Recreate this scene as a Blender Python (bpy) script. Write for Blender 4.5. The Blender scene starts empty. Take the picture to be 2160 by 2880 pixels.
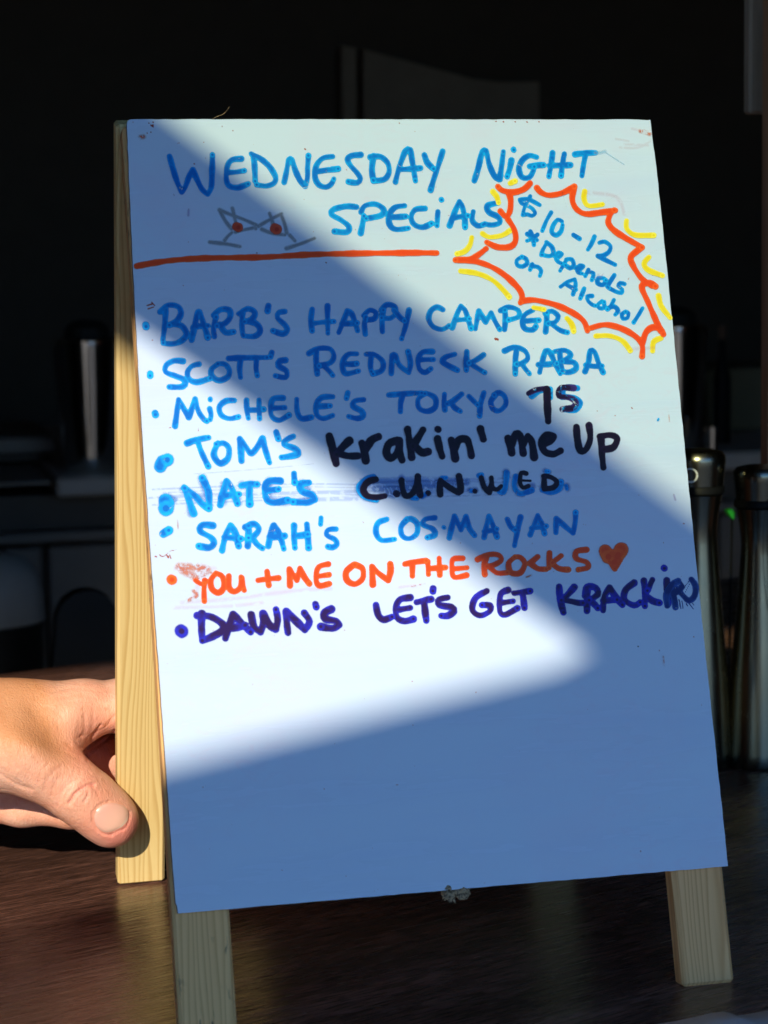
import bpy, math, random
import numpy as np
from mathutils import Vector, Matrix

random.seed(7); RNG = np.random.default_rng(7)
S = bpy.context.scene
COL = S.collection

# ------------------------------------------------------------------ camera pose
# board frame: x right, y down the board, z into the board (metres), tilted back LEAN
RB = np.array([[0.97102223, 0.08064297, -0.22497232],
               [-0.04256174, 0.9846534, 0.16925182],
               [0.23516873, -0.15477207, 0.95955264]])
TB = np.array([-0.10426344, -0.15877921, 0.8773121])
F = 6100.0
CX, CY = 1080.0, 1440.0
LEAN = math.radians(16)
Z0 = 0.3638 * math.cos(LEAN) + 0.0008
BW = np.array([[1, 0, 0],
               [0, -math.sin(LEAN), math.cos(LEAN)],
               [0, -math.cos(LEAN), -math.sin(LEAN)]])
def b2w(q):
    return BW @ np.asarray(q, float) + np.array([0, 0, Z0])
CAM = b2w(-RB.T @ TB)
M3 = BW @ RB.T                       # camera axes (right, down, forward) as columns
def ray(px, py):
    return M3 @ np.array([(px - CX) / F, (py - CY) / F, 1.0])
def hit(px, py, q, n):
    d = ray(px, py); n = np.asarray(n, float)
    return CAM + d * (np.dot(np.asarray(q) - CAM, n) / np.dot(d, n))
def at_y(px, py, Y): return hit(px, py, (0, Y, 0), (0, 1, 0))
def on_table(px, py): return hit(px, py, (0, 0, 0), (0, 0, 1))
def on_board(px, py, z=0.0):
    return hit(px, py, b2w((0, 0, z)), BW @ np.array([0, 0, 1.0]))

cam = bpy.data.cameras.new('camera'); co = bpy.data.objects.new('camera', cam); COL.objects.link(co)
mw = Matrix.Identity(4)
for i, c in enumerate((M3[:, 0], -M3[:, 1], -M3[:, 2])):
    for j in range(3): mw[j][i] = c[j]
for j in range(3): mw[j][3] = CAM[j]
co.matrix_world = mw
cam.sensor_fit = 'VERTICAL'; cam.sensor_height = 24.0; cam.sensor_width = 18.0
cam.lens = F / 2880 * 24.0
cam.clip_start = 0.01; cam.clip_end = 200
cam.dof.use_dof = True; cam.dof.focus_distance = 0.94; cam.dof.aperture_fstop = cam.lens / 4.0
S.camera = co
S.render.resolution_x, S.render.resolution_y = 768, 1024

# ------------------------------------------------------------------ light
SUN = np.array([0.376, 0.815, -0.441]); SUN /= np.linalg.norm(SUN)      # the way the light travels
world = bpy.data.worlds.new("World"); S.world = world; world.use_nodes = True
wn = world.node_tree; bg = wn.nodes['Background']
sky = wn.nodes.new('ShaderNodeTexSky'); sky.sky_type = 'NISHITA'; sky.sun_disc = False
sky.sun_elevation = math.asin(-SUN[2]); sky.sun_rotation = math.atan2(-SUN[0], -SUN[1]) % (2 * math.pi)
sky.air_density = 1.0; sky.dust_density = 0.0; sky.ozone_density = 9.5
wn.links.new(sky.outputs[0], bg.inputs[0]); bg.inputs[1].default_value = 0.15
sl = bpy.data.lights.new('sun', 'SUN'); sl.energy = 3.2; sl.angle = math.radians(0.53); sl.color = (1.0, 0.88, 0.68)
so = bpy.data.objects.new('sun', sl); COL.objects.link(so)
so.rotation_euler = Vector(SUN).to_track_quat('-Z', 'Y').to_euler()
S.view_settings.view_transform = 'Standard'; S.view_settings.look = 'None'
S.view_settings.exposure = 0.7; S.view_settings.gamma = 1.0
S.cycles.max_bounces = 8; S.cycles.transparent_max_bounces = 24

# ------------------------------------------------------------------ helpers
class MB:
    def __init__(s): s.v = []; s.f = []
    def add(s, vs, fs):
        o = len(s.v); s.v += [tuple(map(float, p)) for p in vs]; s.f += [tuple(i + o for i in f) for f in fs]
    def box(s, p0, p1, M=None, bev=0.0):
        x0, y0, z0 = p0; x1, y1, z1 = p1
        if bev <= 0:
            vs = [(x, y, z) for z in (z0, z1) for y in (y0, y1) for x in (x0, x1)]
            fs = [(0, 2, 3, 1), (4, 5, 7, 6), (0, 1, 5, 4), (2, 6, 7, 3), (0, 4, 6, 2), (1, 3, 7, 5)]
        else:
            b = bev
            vs = []; idx = {}
            for ix, x in enumerate((x0, x1)):
                for iy, y in enumerate((y0, y1)):
                    for iz, z in enumerate((z0, z1)):
                        sx = b if ix == 0 else -b; sy = b if iy == 0 else -b; sz = b if iz == 0 else -b
                        idx[ix, iy, iz, 0] = len(vs); vs.append((x, y + sy, z + sz))
                        idx[ix, iy, iz, 1] = len(vs); vs.append((x + sx, y, z + sz))
                        idx[ix, iy, iz, 2] = len(vs); vs.append((x + sx, y + sy, z))
            g = lambda a, c, d, e: idx[a, c, d, e]
            fs = []
            for a in (0, 1):
                q = [g(a, 0, 0, 0), g(a, 1, 0, 0), g(a, 1, 1, 0), g(a, 0, 1, 0)]; fs.append(q if a else q[::-1])
                q = [g(0, a, 0, 1), g(0, a, 1, 1), g(1, a, 1, 1), g(1, a, 0, 1)]; fs.append(q if a else q[::-1])
                q = [g(0, 0, a, 2), g(1, 0, a, 2), g(1, 1, a, 2), g(0, 1, a, 2)]; fs.append(q if a else q[::-1])
                for c in (0, 1):
                    fs.append([g(a, c, 0, 0), g(a, c, 1, 0), g(a, c, 1, 1), g(a, c, 0, 1)])
                    fs.append([g(a, 0, c, 0), g(a, 1, c, 0), g(a, 1, c, 2), g(a, 0, c, 2)])
                    fs.append([g(0, a, c, 1), g(1, a, c, 1), g(1, a, c, 2), g(0, a, c, 2)])
            for a in (0, 1):
                for c in (0, 1):
                    for d in (0, 1): fs.append([g(a, c, d, 0), g(a, c, d, 1), g(a, c, d, 2)])
        if M is not None: vs = [tuple(M @ Vector(p)) for p in vs]
        s.add(vs, fs)
    def lathe(s, c, prof, n=32, axis=None):
        vs = []; fs = []
        for r, z in prof:
            for k in range(n):
                a = 2 * math.pi * k / n; vs.append((c[0] + r * math.cos(a), c[1] + r * math.sin(a), c[2] + z))
        for i in range(len(prof) - 1):
            for k in range(n):
                k2 = (k + 1) % n; fs.append((i * n + k, i * n + k2, (i + 1) * n + k2, (i + 1) * n + k))
        fs.append(tuple(range(n))[::-1]); fs.append(tuple((len(prof) - 1) * n + k for k in range(n)))
        s.add(vs, fs)
    def tube(s, pts, rad, n=8):
        pts = [Vector(p) for p in pts]; vs = []; fs = []
        for i, p in enumerate(pts):
            t = (pts[min(i + 1, len(pts) - 1)] - pts[max(i - 1, 0)]).normalized()
            u = t.cross(Vector((0.3, 0.2, 0.93))).normalized(); w = t.cross(u)
            r = rad[i] if hasattr(rad, '__len__') else rad
            for k in range(n):
                a = 2 * math.pi * k / n; vs.append(tuple(p + r * (math.cos(a) * u + math.sin(a) * w)))
        for i in range(len(pts) - 1):
            for k in range(n):
                k2 = (k + 1) % n; fs.append((i * n + k, i * n + k2, (i + 1) * n + k2, (i + 1) * n + k))
        fs.append(tuple(range(n))[::-1]); fs.append(tuple((len(pts) - 1) * n + k for k in range(n)))
        s.add(vs, fs)
    def build(s, name, mat, parent=None, smooth=False, base=None):
        v = np.array(s.v)
        b = np.array(parent.location if parent else (base if base is not None else (0, 0, 0)), float)
        me = bpy.data.meshes.new(name); me.from_pydata((v - b).tolist(), [], s.f); me.update()
        bmfix(me)
        if smooth:
            me.polygons.foreach_set('use_smooth', [True] * len(me.polygons))
            if smooth != 'all': me.set_sharp_from_angle(angle=math.radians(35))
        me.materials.append(mat)
        o = bpy.data.objects.new(name, me); COL.objects.link(o)
        if parent: o.parent = parent
        else: o.location = b
        return o
def bmfix(me):
    import bmesh
    bm = bmesh.new(); bm.from_mesh(me); bmesh.ops.recalc_face_normals(bm, faces=bm.faces); bm.to_mesh(me); bm.free()
def empty(name, loc, label, cat, group=None):
    o = bpy.data.objects.new(name, None); COL.objects.link(o); o.location = Vector([float(c) for c in loc]); o.empty_display_size = 0.05
    o['label'] = label; o['category'] = cat
    if group: o['group'] = group
    return o
def tag(o, label=None, cat=None, group=None, kind=None):
    if label: o['label'] = label
    if cat: o['category'] = cat
    if group: o['group'] = group
    if kind: o['kind'] = kind
    return o

# ------------------------------------------------------------------ materials
def mat(name, base=(0.5, 0.5, 0.5), rough=0.5, metal=0.0, spec=0.5, coat=0.0):
    m = bpy.data.materials.new(name); m.use_nodes = True; p = m.node_tree.nodes['Principled BSDF']
    p.inputs['Base Color'].default_value = (*base, 1); p.inputs['Roughness'].default_value = rough
    p.inputs['Metallic'].default_value = metal; p.inputs['Specular IOR Level'].default_value = spec
    p.inputs['Coat Weight'].default_value = coat
    return m, m.node_tree, p
def N(nt, t, **kw):
    n = nt.nodes.new(t)
    for k, v in kw.items():
        if k in n.inputs.keys(): n.inputs[k].default_value = v
        else: setattr(n, k, v)
    return n
def L(nt, a, b): nt.links.new(a, b)
def mapping(nt, scale, coord='Object', rot=(0, 0, 0)):
    tc = N(nt, 'ShaderNodeTexCoord'); mp = N(nt, 'ShaderNodeMapping')
    mp.inputs['Scale'].default_value = scale; mp.inputs['Rotation'].default_value = rot
    L(nt, tc.outputs[coord], mp.inputs[0]); return mp.outputs[0]
def noise(nt, vec, scale, detail=4, rough=0.5, dist=0.0):
    n = N(nt, 'ShaderNodeTexNoise', Scale=scale, Detail=detail, Roughness=rough, Distortion=dist); L(nt, vec, n.inputs['Vector']); return n.outputs['Fac']
def ramp(nt, fac, stops, interp='LINEAR'):
    r = N(nt, 'ShaderNodeValToRGB'); e = r.color_ramp.elements; r.color_ramp.interpolation = interp
    while len(e) < len(stops): e.new(0.5)
    for k, (p, c) in enumerate(stops):
        e[k].position = p; e[k].color = (*c, 1) if len(c) == 3 else c
    L(nt, fac, r.inputs[0]); return r.outputs[0]
def math_(nt, op, a, b=None, c=None, clamp=False):
    n = N(nt, 'ShaderNodeMath', operation=op); n.use_clamp = clamp
    for i, x in enumerate((a, b, c)):
        if x is None: continue
        if isinstance(x, (int, float)): n.inputs[i].default_value = x
        else: L(nt, x, n.inputs[i])
    return n.outputs[0]
def mix(nt, fac, a, b, blend='MIX'):
    n = N(nt, 'ShaderNodeMix', data_type='RGBA', blend_type=blend)
    for i, x in ((0, fac), (6, a), (7, b)):
        if isinstance(x, (int, float)): n.inputs[i].default_value = x
        elif isinstance(x, tuple): n.inputs[i].default_value = (*x, 1)
        else: L(nt, x, n.inputs[i])
    return n.outputs[2]
def bump(nt, p, h, strength, dist):
    b = N(nt, 'ShaderNodeBump', Strength=strength, Distance=dist); L(nt, h, b.inputs['Height']); L(nt, b.outputs[0], p.inputs['Normal']); return b
def smooth01(nt, x, lo, hi):
    n = N(nt, 'ShaderNodeMapRange', interpolation_type='SMOOTHSTEP'); L(nt, x, n.inputs[0])
    n.inputs[1].default_value = lo; n.inputs[2].default_value = hi; return n.outputs[0]

def pine(name, light, dark, grey=0.0, seed=0.0):
    m, nt, p = mat(name, rough=0.62, spec=0.3)
    tc = N(nt, 'ShaderNodeTexCoord'); mp = N(nt, 'ShaderNodeMapping'); mp.inputs['Location'].default_value = (seed, seed * .7, seed * 1.3)
    L(nt, tc.outputs['Object'], mp.inputs[0]); v = mp.outputs[0]
    # growth rings: concentric shells round an axis beside the stick, bent by slow noise along it
    sc = N(nt, 'ShaderNodeMapping'); sc.inputs['Scale'].default_value = (1, 1, 0.09); L(nt, v, sc.inputs[0])
    n1 = noise(nt, sc.outputs[0], 60, 2); n2 = noise(nt, sc.outputs[0], 260, 3)
    sx = N(nt, 'ShaderNodeSeparateXYZ'); L(nt, v, sx.inputs[0])
    a = math_(nt, 'ADD', sx.outputs[0], math_(nt, 'MULTIPLY', sx.outputs[1], 0.45))
    a = math_(nt, 'ADD', a, math_(nt, 'MULTIPLY', math_(nt, 'SUBTRACT', n1, 0.5), 0.017))
    a = math_(nt, 'ADD', a, math_(nt, 'MULTIPLY', math_(nt, 'SUBTRACT', n2, 0.5), 0.0011))
    saw = math_(nt, 'FRACT', math_(nt, 'MULTIPLY', a, 430.0))
    ring = ramp(nt, saw, [(0, (0.1,) * 3), (0.45, (0.25,) * 3), (0.8, (1,) * 3), (0.9, (0.8,) * 3), (1.0, (0.1,) * 3)])
    fs = N(nt, 'ShaderNodeMapping'); fs.inputs['Scale'].default_value = (1, 1, 0.03); L(nt, v, fs.inputs[0])
    fib = noise(nt, fs.outputs[0], 2600, 3)
    c = mix(nt, math_(nt, 'MULTIPLY', ring, 0.92), light, dark)
    c = mix(nt, math_(nt, 'MULTIPLY', fib, 0.16), c, (dark[0] * .6, dark[1] * .6, dark[2] * .6))
    pat = ramp(nt, noise(nt, fs.outputs[0], 300, 3), [(0.35, (0, 0, 0)), (0.75, (1, 1, 1))])
    c = mix(nt, math_(nt, 'MULTIPLY', pat, 0.22), c, (light[0] * .75, light[1] * .66, light[2] * .55))
    if grey:
        ms = N(nt, 'ShaderNodeMapping'); ms.inputs['Scale'].default_value = (1, 1, 0.25); L(nt, v, ms.inputs[0])
        sp = ramp(nt, noise(nt, ms.outputs[0], 420, 3, 0.6), [(0.58, (0, 0, 0)), (0.66, (1, 1, 1))])
        zone = ramp(nt, noise(nt, v, 45, 2), [(0.42, (0, 0, 0)), (0.56, (1, 1, 1))])
        c = mix(nt, math_(nt, 'MULTIPLY', math_(nt, 'MULTIPLY', sp, zone), grey), c, (0.03, 0.035, 0.03))
    L(nt, c, p.inputs['Base Color'])
    bump(nt, p, math_(nt, 'ADD', math_(nt, 'MULTIPLY', ring, 0.6), fib), 0.35, 0.0002)
    return m
M = {}
M['pine_warm'] = pine('pine_warm', (0.84, 0.66, 0.31), (0.62, 0.41, 0.15), seed=0.013)
M['pine_grey'] = pine('pine_grey', (0.95, 0.57, 0.25), (0.72, 0.38, 0.14), grey=0.9, seed=0.231)
M['pine_right'] = pine('pine_right', (0.95, 0.54, 0.24), (0.70, 0.33, 0.12), grey=0.0, seed=0.431)

def dark_table():
    m, nt, p = mat('dark_woodgrain', rough=0.3, spec=0.6)
    ROT = (0, 0, math.radians(-21.3))
    v = mapping(nt, (1, 1, 1), 'Object', ROT)
    st = N(nt, 'ShaderNodeMapping'); st.inputs['Scale'].default_value = (0.07, 1, 1); L(nt, v, st.inputs[0])
    st2 = N(nt, 'ShaderNodeMapping'); st2.inputs['Scale'].default_value = (0.10, 1, 1); L(nt, v, st2.inputs[0])
    st3 = N(nt, 'ShaderNodeMapping'); st3.inputs['Scale'].default_value = (0.16, 1, 1); L(nt, v, st3.inputs[0])
    big = noise(nt, st3.outputs[0], 22, 4, 0.55, 0.3); fine = noise(nt, st.outputs[0], 900, 3, 0.6); mid = noise(nt, st2.outputs[0], 160, 3, .5, .4)
    c = ramp(nt, big, [(0.30, (0.13, 0.062, 0.045)), (0.5, (0.26, 0.125, 0.095)), (0.68, (0.50, 0.26, 0.20))])
    c = mix(nt, math_(nt, 'MULTIPLY', mid, 0.5), c, (0.055, 0.03, 0.025))
    pores = ramp(nt, fine, [(0.42, (1, 1, 1)), (0.55, (0, 0, 0))])
    c = mix(nt, math_(nt, 'MULTIPLY', pores, 0.7), c, (0.010, 0.006, 0.005))
    st4 = N(nt, 'ShaderNodeMapping'); st4.inputs['Scale'].default_value = (0.13, 1, 1); L(nt, v, st4.inputs[0])
    g2 = noise(nt, st4.outputs[0], 330, 3, .55, .3)
    c = mix(nt, math_(nt, 'MULTIPLY', ramp(nt, g2, [(0.42, (1, 1, 1)), (0.56, (0, 0, 0))]), 0.42), c, (0.035, 0.018, 0.012))
    dust = ramp(nt, noise(nt, mapping(nt, (1, 1, 1)), 900, 2), [(0.76, (0, 0, 0)), (0.8, (1, 1, 1))])
    c = mix(nt, math_(nt, 'MULTIPLY', dust, 0.35), c, (0.22, 0.18, 0.15))
    L(nt, c, p.inputs['Base Color'])
    L(nt, math_(nt, 'ADD', 0.18, math_(nt, 'MULTIPLY', mid, 0.16)), p.inputs['Roughness'])
    bump(nt, p, math_(nt, 'ADD', math_(nt, 'MULTIPLY', fine, 0.3), math_(nt, 'ADD', math_(nt, 'MULTIPLY', mid, 0.5), math_(nt, 'MULTIPLY', g2, 1.3))), 0.8, 0.00042)
    return m
M['table'] = dark_table()

def plain(name, base, rough=0.6, metal=0.0, var=0.25, scale=20, bmp=0.1):
    m, nt, p = mat(name, base, rough, metal)
    v = mapping(nt, (1, 1, 1)); n = noise(nt, v, scale, 5, .6)
    c = mix(nt, n, tuple(b * (1 - var) for b in base), tuple(min(1, b * (1 + var)) for b in base)); L(nt, c, p.inputs['Base Color'])
    L(nt, math_(nt, 'ADD', rough - 0.08, math_(nt, 'MULTIPLY', n, 0.16)), p.inputs['Roughness'])
    bump(nt, p, noise(nt, v, scale * 12, 3), bmp, 0.001)
    return m
M['wall'] = plain('dark_wall_paint', (0.10, 0.072, 0.052), 0.8)
M['reflection'] = plain('dim_grey_reflection', (0.33, 0.25, 0.18), 0.7)
M['floor'] = plain('dark_floor', (0.03, 0.028, 0.026), 0.7)
M['paving'] = plain('paving', (0.06, 0.06, 0.06), 0.9)
M['steel_edge'] = plain('brushed_counter', (0.5, 0.42, 0.36), 0.5, 0.0)
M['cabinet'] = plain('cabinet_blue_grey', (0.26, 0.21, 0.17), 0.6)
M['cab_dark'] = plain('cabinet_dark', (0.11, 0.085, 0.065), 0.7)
M['bin'] = plain('pale_plastic', (0.5, 0.46, 0.40), 0.5)
M['black'] = plain('black_vinyl', (0.006, 0.006, 0.006), 0.6)
M['rubber'] = plain('black_rubber', (0.006, 0.006, 0.006), 0.55)
M['brown'] = plain('brown_paint', (0.14, 0.07, 0.04), 0.7)
M['box'] = plain('dull_card', (0.20, 0.16, 0.09), 0.8)
M['paper'] = plain('white_paper', (0.8, 0.8, 0.8), 0.45, var=0.04)
M['whitepaint'] = plain('white_mark', (0.8, 0.8, 0.78), 0.5, var=0.05)
M['green'] = plain('green_plastic', (0.03, 0.6, 0.03), 0.4)
M['edge'] = plain('board_edge', (0.30, 0.22, 0.16), 0.8, scale=300)
M['render'] = plain('blue_grey_plaster', (0.10, 0.12, 0.15), 0.9)
M['cap'] = plain('dark_cap', (0.008, 0.009, 0.007), 0.7)
M['rubber'].node_tree.nodes['Principled BSDF'].inputs['Specular IOR Level'].default_value = 0.12
def steel(name, base=(0.42, 0.42, 0.38), rough=0.22):
    m, nt, p = mat(name, base, rough, 1.0)
    v = mapping(nt, (1, 1, 0.05)); n = noise(nt, v, 500, 3)
    sm = noise(nt, mapping(nt, (1, 1, 1)), 60, 5, .65)
    L(nt, math_(nt, 'ADD', rough - .06, math_(nt, 'ADD', math_(nt, 'MULTIPLY', n, 0.08), math_(nt, 'MULTIPLY', sm, 0.14))), p.inputs['Roughness'])
    spots = ramp(nt, noise(nt, mapping(nt, (1, 1, 1)), 700, 2), [(0.72, (0, 0, 0)), (0.76, (1, 1, 1))])
    c = mix(nt, math_(nt, 'MULTIPLY', spots, 0.4), base, (0.6, 0.58, 0.5))
    L(nt, c, p.inputs['Base Color'])
    return m
M['steel'] = steel('stainless_steel', (0.19, 0.18, 0.14), 0.2)
M['tin'] = steel('polished_tin', (0.92, 0.88, 0.82), 0.08)
def weathered():
    m, nt, p = mat('weathered_board', rough=0.85)
    v = mapping(nt, (1, 1, 0.12)); n = noise(nt, v, 60, 5, .6)
    L(nt, ramp(nt, n, [(0.3, (0.40, 0.30, 0.20)), (0.6, (0.62, 0.50, 0.36)), (0.8, (0.8, 0.62, 0.44))]), p.inputs['Base Color'])
    bump(nt, p, n, 0.4, 0.002); return m
M['weathered'] = weathered()
def postwood():
    m, nt, p = mat('brown_post_wood', rough=0.8)
    v = mapping(nt, (1, 1, 0.08)); n = noise(nt, v, 90, 5, .6)
    L(nt, ramp(nt, n, [(0.3, (0.55, 0.27, 0.13)), (0.7, (0.80, 0.45, 0.24))]), p.inputs['Base Color'])
    bump(nt, p, n, 0.4, 0.002); return m
M['post'] = postwood()
def rope_mat():
    m, nt, p = mat('frayed_cord', rough=0.9)
    n = noise(nt, mapping(nt, (1, 1, 1)), 900, 4)
    L(nt, ramp(nt, n, [(0.35, (0.08, 0.05, 0.03)), (0.55, (0.50, 0.36, 0.22)), (0.75, (0.6, 0.30, 0.10))]), p.inputs['Base Color'])
    bump(nt, p, n, 0.8, 0.001); return m
M['rope'] = rope_mat()

def board_mat():
    m, nt, p = mat('whiteboard_face', rough=0.22, spec=0.35)
    v = mapping(nt, (1, 1, 1))
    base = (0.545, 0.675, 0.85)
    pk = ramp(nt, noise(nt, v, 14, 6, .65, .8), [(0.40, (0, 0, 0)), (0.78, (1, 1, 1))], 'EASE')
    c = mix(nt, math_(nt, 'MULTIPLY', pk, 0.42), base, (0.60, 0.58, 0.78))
    wp = N(nt, 'ShaderNodeMapping'); wp.inputs['Scale'].default_value = (0.12, 1, 1); L(nt, v, wp.inputs[0])
    bl = ramp(nt, noise(nt, wp.outputs[0], 70, 4, .6), [(0.42, (0, 0, 0)), (0.8, (1, 1, 1))], 'EASE')
    c = mix(nt, math_(nt, 'MULTIPLY', bl, 0.30), c, (0.42, 0.55, 0.84))
    wq = N(nt, 'ShaderNodeMapping'); wq.inputs['Scale'].default_value = (0.5, 1, 1); wq.inputs['Rotation'].default_value = (0, .5, 0); L(nt, v, wq.inputs[0])
    wi = ramp(nt, noise(nt, wq.outputs[0], 220, 5, .7, 1.2), [(0.46, (0, 0, 0)), (0.72, (1, 1, 1))], 'EASE')
    zo = ramp(nt, noise(nt, v, 11, 2), [(0.40, (0, 0, 0)), (0.68, (1, 1, 1))], 'EASE')
    c = mix(nt, math_(nt, 'MULTIPLY', math_(nt, 'MULTIPLY', wi, zo), 0.16), c, (0.66, 0.44, 0.62))
    lo = ramp(nt, noise(nt, v, 9, 3, .5), [(0.38, (0, 0, 0)), (0.72, (1, 1, 1))], 'EASE')
    c = mix(nt, math_(nt, 'MULTIPLY', lo, 0.10), c, (0.50, 0.66, 0.78))
    sp = ramp(nt, noise(nt, v, 620, 1), [(0.80, (0, 0, 0)), (0.83, (1, 1, 1))])
    c = mix(nt, math_(nt, 'MULTIPLY', sp, 0.7), c, (0.35, 0.12, 0.12))
    L(nt, c, p.inputs['Base Color'])
    L(nt, math_(nt, 'ADD', 0.24, math_(nt, 'MULTIPLY', bl, 0.1)), p.inputs['Roughness'])
    bump(nt, p, noise(nt, v, 40, 2), 0.06, 0.001)
    return m
M['board'] = board_mat()

def ink(name, deep, light, alpha=1.0, edge=(0.80, 1.07), streak=0.6, dots=True, gap=0.0, rough=0.35):
    """ink film: attribute 'ink' = (distance over half width, distance to the pen-lift point, random, arc length)"""
    m, nt, p = mat(name, rough=rough, spec=0.22)
    at = N(nt, 'ShaderNodeAttribute', attribute_name='ink', attribute_type='GEOMETRY')
    sx = N(nt, 'ShaderNodeSeparateColor'); L(nt, at.outputs['Color'], sx.inputs[0])
    d, e, r = sx.outputs[0], sx.outputs[1], sx.outputs[2]
    v = mapping(nt, (1, 1, 1))
    n = noise(nt, v, 170, 3, .55, .4); nf = noise(nt, v, 900, 2)
    t = smooth01(nt, d, 0.30, 0.98)                                  # thinner ink towards the margin
    t = math_(nt, 'ADD', math_(nt, 'MULTIPLY', t, 0.75), math_(nt, 'MULTIPLY', math_(nt, 'SUBTRACT', ramp(nt, n, [(0.35, (0,) * 3), (0.7, (1,) * 3)]), 0.35), streak), clamp=True)
    if dots:
        ring = math_(nt, 'MULTIPLY', smooth01(nt, e, 0.36, 0.46), math_(nt, 'SUBTRACT', 1.0, smooth01(nt, e, 0.75, 1.15)))
        t = math_(nt, 'ADD', t, math_(nt, 'MULTIPLY', ring, math_(nt, 'ADD', 0.2, math_(nt, 'MULTIPLY', r, 0.55))), clamp=True)
        dot = math_(nt, 'SUBTRACT', 1.0, smooth01(nt, e, 0.30, 0.42))
        t = math_(nt, 'MULTIPLY', t, math_(nt, 'SUBTRACT', 1.0, dot))
    L(nt, mix(nt, t, deep, light), p.inputs['Base Color'])
    a = math_(nt, 'SUBTRACT', 1.0, smooth01(nt, math_(nt, 'ADD', d, math_(nt, 'MULTIPLY', math_(nt, 'SUBTRACT', nf, 0.5), 0.16)), *edge))
    if gap > 0:
        g = ramp(nt, noise(nt, v, 330, 4, .6, .8), [(1 - gap - .05, (1,) * 3), (1 - gap + .03, (0.12,) * 3)])
        a = math_(nt, 'MULTIPLY', a, g)
    a = math_(nt, 'MULTIPLY', a, alpha)
    tr = N(nt, 'ShaderNodeBsdfTransparent'); mx = N(nt, 'ShaderNodeMixShader'); out = nt.nodes['Material Output']
    L(nt, a, mx.inputs[0]); L(nt, tr.outputs[0], mx.inputs[1]); L(nt, p.outputs[0], mx.inputs[2]); L(nt, mx.outputs[0], out.inputs[0])
    return m
INK = {
 'blue':   ink('blue_marker', (0.001, 0.15, 0.60), (0.003, 0.40, 0.92), streak=.9, gap=0.30),
 'wash':   ink('blue_marker_wash', (0.01, 0.15, 0.6), (0.05, 0.36, 0.85), 0.45, (0.3, 1.1), dots=False, gap=.42),
 'streak': ink('blue_wipe_streak', (0.05, 0.2, 0.7), (0.15, 0.35, 0.8), 0.20, (0.2, 1.1), dots=False, gap=.42),
 'dark':   ink('blue_black_marker', (0.006, 0.002, 0.010), (0.018, 0.006, 0.035), streak=0.6),
 'streaky': ink('streaky_violet_marker', (0.012, 0.004, 0.03), (0.05, 0.03, 0.2), 0.93, streak=1.0, dots=False, gap=.40),
 'violet': ink('violet_marker', (0.022, 0.006, 0.085), (0.02, 0.022, 0.52), streak=1.1),
 'royal':  ink('smudged_royal_marker', (0.006, 0.02, 0.16), (0.02, 0.09, 0.42), 0.95, (0.8, 1.1), streak=1.0, dots=False, gap=.30),
 'orange': ink('orange_marker', (0.80, 0.062, 0.004), (0.90, 0.13, 0.012), streak=0.3),
 'olive':  ink('red_marker', (0.42, 0.03, 0.012), (0.6, 0.08, 0.03), streak=0.6),
 'yellow': ink('yellow_marker', (0.80, 0.62, 0.01), (0.92, 0.82, 0.08), 0.95, streak=0.5),
 'grey':   ink('grey_marker', (0.22, 0.25, 0.27), (0.36, 0.40, 0.42), 0.58, (0.35, 1.1)),
 'pink':   ink('pink_smear', (0.75, 0.22, 0.30), (0.8, 0.35, 0.45), 0.13, (0.0, 1.1), dots=False, gap=.40),
 'rust':   ink('rusty_speck', (0.35, 0.05, 0.02), (0.45, 0.1, 0.05), 0.85, (0.5, 1.1), dots=False, gap=.35),
 'smear':  ink('orange_smear', (0.62, 0.14, 0.04), (0.75, 0.35, 0.2), 0.62, (0.2, 1.15), dots=False, gap=.45),
 'lilac':  ink('lilac_smear', (0.3, 0.12, 0.5), (0.4, 0.3, 0.7), 0.35, (0.1, 1.1), dots=False, gap=.35),
 'paleblue': ink('pale_blue_smear', (0.2, 0.5, 0.75), (0.4, 0.65, 0.85), 0.4, (0.2, 1.1), dots=False, gap=.40),
 'scratch': ink('thin_scratch', (0.25, 0.25, 0.3), (0.3, 0.3, 0.35), 0.2, (0.3, 1.1), dots=False),
}

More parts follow.
